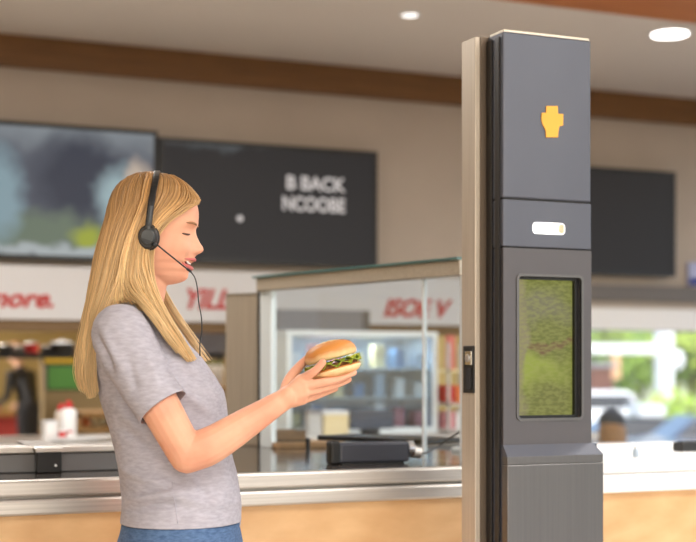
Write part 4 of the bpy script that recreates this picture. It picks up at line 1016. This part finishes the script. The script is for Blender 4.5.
def sheet(rows, nst, seed, lift=0., warm=1.):
    rr = random.Random(seed)
    G = [[push(p) for p in catmull([W(*p) for p in r], N)] for r in rows]; m_ = len(G)
    cen = W(150, 232, 0)
    def pt(u, k):
        u_ = max(0, min(m_-1.0001, u*(m_-1))); i = int(u_); f_ = u_-i
        a_ = G[max(i-1, 0)][k]; b2_ = G[i][k]; c_ = G[i+1][k]; d_ = G[min(i+2, m_-1)][k]
        return .5*((2*b2_)+(c_-a_)*f_+(2*a_-5*b2_+4*c_-d_)*f_*f_+(3*b2_-a_-3*c_+d_)*f_**3)
    # solid under-layer
    nu = 26
    grid = [[push(pt(j/(nu-1), k)) for j in range(nu)] for k in range(N)]
    def nrm_(k, j):
        a_ = grid[min(k+1, N-1)][j]-grid[max(k-1, 0)][j]; b3 = grid[k][min(j+1, nu-1)]-grid[k][max(j-1, 0)]
        n_ = a_.cross(b3)
        if n_.length < 1e-9: n_ = Vector((0, -1, 0))
        n_.normalize()
        ax = Vector((cen.x, 0, min(grid[k][j].z, cen.z)))
        if n_.dot(grid[k][j]-ax) < 0: n_ = -n_
        return n_
    base = len(hb.v)
    NK = N-7
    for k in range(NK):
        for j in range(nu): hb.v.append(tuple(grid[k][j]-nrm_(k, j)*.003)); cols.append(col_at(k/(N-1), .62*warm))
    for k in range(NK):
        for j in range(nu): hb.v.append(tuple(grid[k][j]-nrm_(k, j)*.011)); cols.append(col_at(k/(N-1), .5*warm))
    q0 = NK*nu
    for k in range(NK-1):
        for j in range(nu-1):
            a_ = base+k*nu+j; hb.f.append((a_, a_+1, a_+nu+1, a_+nu)); hb.f.append((a_+q0, a_+q0+nu, a_+q0+nu+1, a_+q0+1))
    for st in range(nst):
        u = rr.random(); cl = round(u*22)/22.; sh_ = .60+.62*rr.random()*(.5+1.3*abs(noise.noise(Vector((cl*9, seed, 1)))))
        off = rr.uniform(-.002, .0055)+.0025*noise.noise(Vector((u*14, seed*3.1, 0))); fl = rr.random() < .05
        end = N-1-int(rr.random()**1.4*9); rad = rr.uniform(.0009, .0019); pts = []
        ph = rr.uniform(0, 6.28); wv = rr.uniform(.0005, .0022)
        for k in range(0, end+1):
            t = k/(N-1); uu = u+(cl-u)*.55*min(1, t*1.6)+.012*math.sin(t*7+ph)
            uu = max(0., min(1., uu)); p_ = push(pt(uu, k)); j = min(nu-1, max(0, round(uu*(nu-1))))
            n_ = nrm_(k, j); g_ = off*(min(1, t*5))+wv*math.sin(t*11+ph)+(.006*t if fl else 0)
            g_ += .0035*noise.noise(Vector((uu*16, t*2.2, seed)))*min(1, t*4)
            pts.append(p_+n_*(g_+lift)+Vector((.0025*math.sin(t*9+ph), 0, 0))*t)
        b0_ = len(hb.v)
        rads = [rad*(1-.75*max(0, (k/end-.6)/.4)) for k in range(end+1)]
        hb.tube(pts, rads, 4, cap=False)
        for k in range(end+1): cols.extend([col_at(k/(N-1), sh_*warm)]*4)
sheet(GA, 900, 1); sheet(GBk, 1000, 2)
sheet(GM, 260, 7)
SC = [(199, 197), (206, 190), (212, 180), (220, 170), (230, 160), (238, 153), (246, 147), (256, 140), (285, 132)]
sb0 = len(hb.v); sc_pys = [175.5, 176.2, 177, 178.3]+[180+k*1.6 for k in range(62)]; idx = {}
for a_, py in enumerate(sc_pys):
    w_ = interp(TW, py); b5 = interp(TB, py)
    if py > 245: w_ = interp(TW, 245)*1.; b5 = min(b5, 117)
    for j in range(96):
        th = 2*math.pi*j/96
        x_ = 148+(interp(TF, py)-148)*max(0, 1-abs(math.sin(th))**2.35)**.5 if math.cos(th) >= 0 else 148+(148-b5)*math.cos(th)
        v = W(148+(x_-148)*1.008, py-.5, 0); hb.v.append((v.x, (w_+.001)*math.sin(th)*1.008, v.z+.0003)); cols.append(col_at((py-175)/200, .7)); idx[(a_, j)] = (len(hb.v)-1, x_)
for a_ in range(len(sc_pys)-1):
    for j in range(96):
        q4 = [idx[(a_, j)], idx[(a_, (j+1) % 96)], idx[(a_+1, (j+1) % 96)], idx[(a_+1, j)]]
        if all(x_ < interp(SC, sc_pys[a_]) for _, x_ in q4): hb.f.append(tuple(i_ for i_, _ in q4))
sheet(far(GA, 15), 420, 3); sheet(far(GBk, 0), 380, 4)
# join between the front and back falls on each side of the crown
hair = hb.build('hair', hm, wo, local=True, smooth=True)
ly = hair.data.color_attributes.new('strand_colour', 'FLOAT_COLOR', 'POINT')
flat = []
for c_ in cols: flat += [min(1, c_.x), min(1, c_.y), min(1, c_.z), 1.]
ly.data.foreach_set('color', flat)

# ============================================================ HEADSET
Wm = Matrix.LocRotScale(wo.location, wo.rotation_euler, wo.scale)
hs = thing('headset', 'black headset with round ear cup and thin boom worn by the blonde woman', 'headset', Wm @ W(148, 237, -.1), -ANG)
def hsb(mb, name, m, parent=hs, **k):
    off = W(148, 237, -.1); mb.v = [tuple(Vector(v)-off) for v in mb.v]; return mb.build(name, m, parent, local=True, **k)
dgrey = mat('dark grey headset plastic', rgb(58, 60, 62), .35)
bandp = [W(148.5, 226, -.110), W(150, 212, -.107), W(152.5, 196, -.096), (W(155, 183, -.074)), W(156.5, 175, -.042), W(157, 171.8, 0)]
bp = catmull(bandp, 16); bp = bp+[Vector((p.x, -p.y, p.z)) for p in reversed(bp[:-1])]
mb = MB(); rings = []
for i, p in enumerate(bp):
    t_ = (bp[min(i+1, len(bp)-1)]-bp[max(i-1, 0)]).normalized(); w_ = Vector((1, 0, 0)); w_ = (w_-t_*w_.dot(t_)).normalized(); n_ = t_.cross(w_)
    hw = .0062
    rings.append([p+w_*hw*a_+n_*.0022*b2_ for a_, b2_ in ((-1, -1), (-.6, -1.3), (.6, -1.3), (1, -1), (1, 1), (.6, 1.3), (-.6, 1.3), (-1, 1))])
hsb(mb.loft(rings), 'headband', M['black'], bevel=0)
hsb(MB().tube([W(148, 229, -.110), W(149.5, 216, -.1105), W(151, 206, -.1055)], .0052, 8, flat=.5, up=(0, 1, 0)), 'slider_arm', dgrey)
for s_ in (-1, 1):
    c_ = W(148, 237, -.100*1) if s_ < 0 else Vector((W(148, 237, 0).x, .100, W(148, 237, 0).z))
    ax = Vector((0, s_, 0))
    def disc(r0, y0, r1, y1, m, name, parent=hs, dx=0, dz=0):
        q0_ = c_+ax*y0+Vector((dx, 0, dz)); q1_ = c_+ax*y1+Vector((dx, 0, dz)); n = 32; r_ = []
        for (r__, q_) in ((r0*.9, q0_), (r0, q0_+(q1_-q0_)*.2), (r1, q0_+(q1_-q0_)*.8), (r1*.9, q1_)):
            r_.append([q_+Vector((r__*.9*math.cos(2*math.pi*k/n), 0, r__*1.08*math.sin(2*math.pi*k/n))) for k in range(n)])
        return hsb(MB().loft(r_), name, m, parent, smooth=False)
    disc(.0245, -.014, .0245, -.002, M['gasket'], 'ear_cushion')
    disc(.0225, -.002, .021, .006, M['black'], 'ear_cup')
    disc(.0165, .006, .0145, .010, dgrey, 'cup_cover')
    if s_ < 0: 
        q_ = c_+ax*.011
        hsb(MB().prism([q_+Vector((-.012, 0, -.002)), q_+Vector((.011, 0, -.010)), q_+Vector((.004, 0, -.0145)), q_+Vector((-.006, 0, -.0125))], (0, .001, 0)), 'cup_inlay', M['black'])
        hsb(MB().ball(q_+Vector((.013, 0, -.016)), .0052), 'boom_pivot', M['black'], smooth=True)
bm_ = catmull([W(156, 243.8, -.108), W(166, 252, -.094), W(176, 260, -.076), W(184, 266.5, -.054), W(189.5, 270.5, -.036)], 20)
hsb(MB().tube(bm_, [.0017]*20, 8), 'microphone_boom', M['black'], smooth=True)
hsb(MB().limb([W(187.5, 269.2, -.044), W(190.5, 271.4, -.034)], [.0026, .0026], 10), 'microphone', M['black'], smooth=True)
cb = catmull([W(190.5, 271.5, -.034), W(195, 278, -.032), W(197.5, 289, -.034), W(198.8, 303, -.040), W(201.5, 318, -.044), W(201.8, 332, -.048), W(200, 343, -.058), W(200, 356, -.065)], 40)
hsb(MB().tube(cb, .0012, 6), 'cable', M['black'], smooth=True)

# ============================================================ BURGER
bc_ = W(332.5, 362, -.090); tilt = math.radians(15)
bu = thing('burger', 'sesame bun burger with green lettuce held in the worker\'s outstretched hand', 'burger', Wm @ bc_)
bu.rotation_euler = (Matrix.Rotation(-ANG, 3, 'Z') @ Matrix.Rotation(-tilt, 3, 'Y')).to_euler()
bunm = mat('toasted bun', rgb(206, 132, 62), .42, noise=((22, 22, 22), rgb(224, 160, 92), .35, .7), coat=.15)
# golden top, paler flank and underside of the bun belong to the bread itself
def bread(name, top, side, zlo, zhi):
    m = mat(name, top, .45); nt = m.node_tree; b = nt.nodes['Principled BSDF']
    tc = nt.nodes.new('ShaderNodeTexCoord'); sp = nt.nodes.new('ShaderNodeSeparateXYZ'); mr = nt.nodes.new('ShaderNodeMapRange')
    n = nt.nodes.new('ShaderNodeTexNoise'); n.inputs['Scale'].default_value = 40; ad = nt.nodes.new('ShaderNodeMath'); ad.operation = 'MULTIPLY_ADD'; ad.inputs[1].default_value = .012
    mr.inputs['From Min'].default_value = zlo+.006; mr.inputs['From Max'].default_value = zhi+.006; mx = nt.nodes.new('ShaderNodeMixRGB')
    mx.inputs[1].default_value = side; mx.inputs[2].default_value = top; L = nt.links.new
    L(tc.outputs['Object'], sp.inputs[0]); L(tc.outputs['Object'], n.inputs['Vector']); L(n.outputs[0], ad.inputs[0]); L(sp.outputs[2], ad.inputs[2]); L(ad.outputs[0], mr.inputs[0]); L(mr.outputs[0], mx.inputs[0]); L(mx.outputs[0], b.inputs['Base Color'])
    b.inputs['Subsurface Weight'].default_value = .1; b.inputs['Subsurface Scale'].default_value = .004
    return m
def blat(prof, n=48, wob=0., seed=0):
    out = []
    for i, (r, z) in enumerate(prof):
        out.append([Vector((r*(1+wob*noise.noise(Vector((math.cos(2*math.pi*j/n)*2, math.sin(2*math.pi*j/n)*2, seed+i*.3))))*math.cos(2*math.pi*j/n), r*(1+wob*noise.noise(Vector((math.cos(2*math.pi*j/n)*2, math.sin(2*math.pi*j/n)*2, seed+i*.3))))*math.sin(2*math.pi*j/n), z)) for j in range(n)])
    return MB().loft(out)
blat([(.020, .006), (.046, .0055), (.051, .009), (.0525, .015), (.0512, .0225), (.0460, .0305), (.036, .0365), (.024, .0398), (.012, .0412), (.002, .0415)], wob=.03, seed=2).build('bun_top', bread('golden bun top', rgb(206, 136, 66), rgb(244, 214, 164), .008, .021), bu, local=True, smooth=True)
sd = MB(); rs = random.Random(3)
for k in range(120):
    a_ = rs.uniform(0, 6.283); rr_ = .047*math.sqrt(rs.random()); z_ = .0418-.0195*(rr_/.05)**2.8
    c_ = Vector((rr_*math.cos(a_), rr_*math.sin(a_), z_)); sd.ball(c_, (.0019, .0013, .0009), 6, 4)
s_o = sd.build('sesame_seeds', mat('sesame', rgb(250, 228, 178), .5), [o for o in bu.children if o.name.startswith('bun_top')][0] if bu.children else bu, local=True, smooth=True); s_o['kind'] = 'stuff'
lt = MB(); n = 96
def ruffle(z0, r0, amp, seed, th):
    rings = []
    for i in range(7):
        f_ = i/6; ring = []
        for j in range(n):
            a_ = 2*math.pi*j/n; w_ = noise.noise(Vector((math.cos(a_)*4, math.sin(a_)*4, seed)))
            r = r0*(.45+.55*f_)+.004*w_*f_
            z = z0+amp*f_*f_*(math.sin(a_*13+seed+2*w_)*.6+w_)-.0025*f_*f_
            ring.append(Vector((r*math.cos(a_), r*math.sin(a_), z)))
        rings.append(ring)
    low = [[p-Vector((0, 0, th)) for p in r] for r in rings]
    return rings+low[::-1]
lm = mat('green lettuce', rgb(84, 118, 20), .4, noise=((70, 70, 70), rgb(172, 178, 56), .4, .62), sss=.1)
MB().loft(ruffle(.0022, .0555, .0060, 1.3, .001)).build('lettuce_leaf', lm, bu, local=True, smooth=True)
MB().loft(ruffle(-.0030, .0570, .0068, 5.1, .001)).build('lettuce_leaf', lm, bu, local=True, smooth=True)
blat([(.02, -.0125), (.046, -.0125), (.0475, -.010), (.0475, -.006), (.046, -.004), (.02, -.004)], wob=.05, seed=5).build('patty', mat('brown patty', rgb(104, 64, 36), .7, noise=((120, 120, 120), rgb(146, 96, 54), .4, .6), bump=.6), bu, local=True, smooth=True)
blat([(.02, -.0145), (.050, -.0150), (.0525, -.0138), (.0515, -.0120), (.02, -.0125)], wob=.07, seed=9).build('sauce_layer', mat('orange sauce', rgb(196, 120, 50), .35), bu, local=True, smooth=True)
blat([(.020, -.0300), (.040, -.0290), (.0480, -.0255), (.0530, -.0190), (.0535, -.0150), (.048, -.0142), (.02, -.0142)], wob=.03, seed=7).build('bun_bottom', bread('pale bun base', rgb(238, 204, 152), rgb(214, 148, 84), -.030, -.022), bu, local=True, smooth=True)

# ============================================================ LIGHT, SKY, CAMERA
w = bpy.data.worlds.new('World'); bpy.context.scene.world = w; w.use_nodes = True; nt = w.node_tree
bg = nt.nodes['Background']; sk = nt.nodes.new('ShaderNodeTexSky'); sk.sky_type = 'NISHITA'; sk.sun_disc = False
sk.sun_elevation = math.radians(42); sk.sun_rotation = math.radians(200); sk.air_density = 1.0; sk.dust_density = 2.5
nt.links.new(sk.outputs[0], bg.inputs[0]); bg.inputs['Strength'].default_value = SKY = .40
sun = bpy.data.lights.new('sun', 'SUN'); sun.energy = 2.6; sun.angle = .02; sun.color = (1, .95, .86)
so_ = bpy.data.objects.new('sun', sun); C.objects.link(so_)
so_.rotation_euler = Vector((-.35, -.55, .75)).to_track_quat('Z', 'Y').to_euler(); so_.location = (0, -10, 15)
panel(-.6, -.4, 2.4, 1.2, 62, 'added ceiling fill lights over the walkway', 'large added fill light panel behind the photographer')  # added fill from behind the camera
panel(2.6, .6, 2.4, 1.2, 55, 'added ceiling fill lights over the walkway', 'large added fill light panel to the right of the photographer')
panel(3.4, 3.2, 1.2, .5, 70, 'added ceiling fill lights over the counter', 'added fill light panel above the white-edged counter')  # added out of view to brighten the counter below
panel(.3, 5.0, 1.8, .5, 45, 'added ceiling fill lights over the counter', 'added fill light panel above the left end of the counter')
panel(3.2, 8.6, 1.6, .5, 60, 'added ceiling fill lights in the stall', 'added fill light panel just behind the sign wall')  # added behind the sign wall, hidden, to light the stall
panel(.5, 10.5, 2.0, 1.2, 130, 'added ceiling fill lights in the stall', 'added fill light panel in the stall, nearest the sign')
panel(.5, 15.0, 2.0, 1.2, 130, 'added ceiling fill lights in the stall', 'added fill light panel at the back of the stall')
cam = bpy.data.cameras.new('camera'); co_ = bpy.data.objects.new('camera', cam); C.objects.link(co_)
cam.sensor_width = 36; cam.lens = F/696*36; cam.shift_y = (HZ-271)/696.; cam.clip_end = 500
co_.location = (0, 0, CH); co_.rotation_euler = (math.pi/2, 0, -ANG)
cam.dof.use_dof = True; cam.dof.focus_distance = 2.80; cam.dof.aperture_fstop = 3.1; cam.dof.aperture_blades = 0
sc = bpy.context.scene; sc.camera = co_
sc.view_settings.view_transform = 'Standard'; sc.view_settings.look = 'None'; sc.view_settings.gamma = 1; sc.view_settings.use_curve_mapping = False
sc.view_settings.exposure = .2
sc.cycles.use_denoising = True
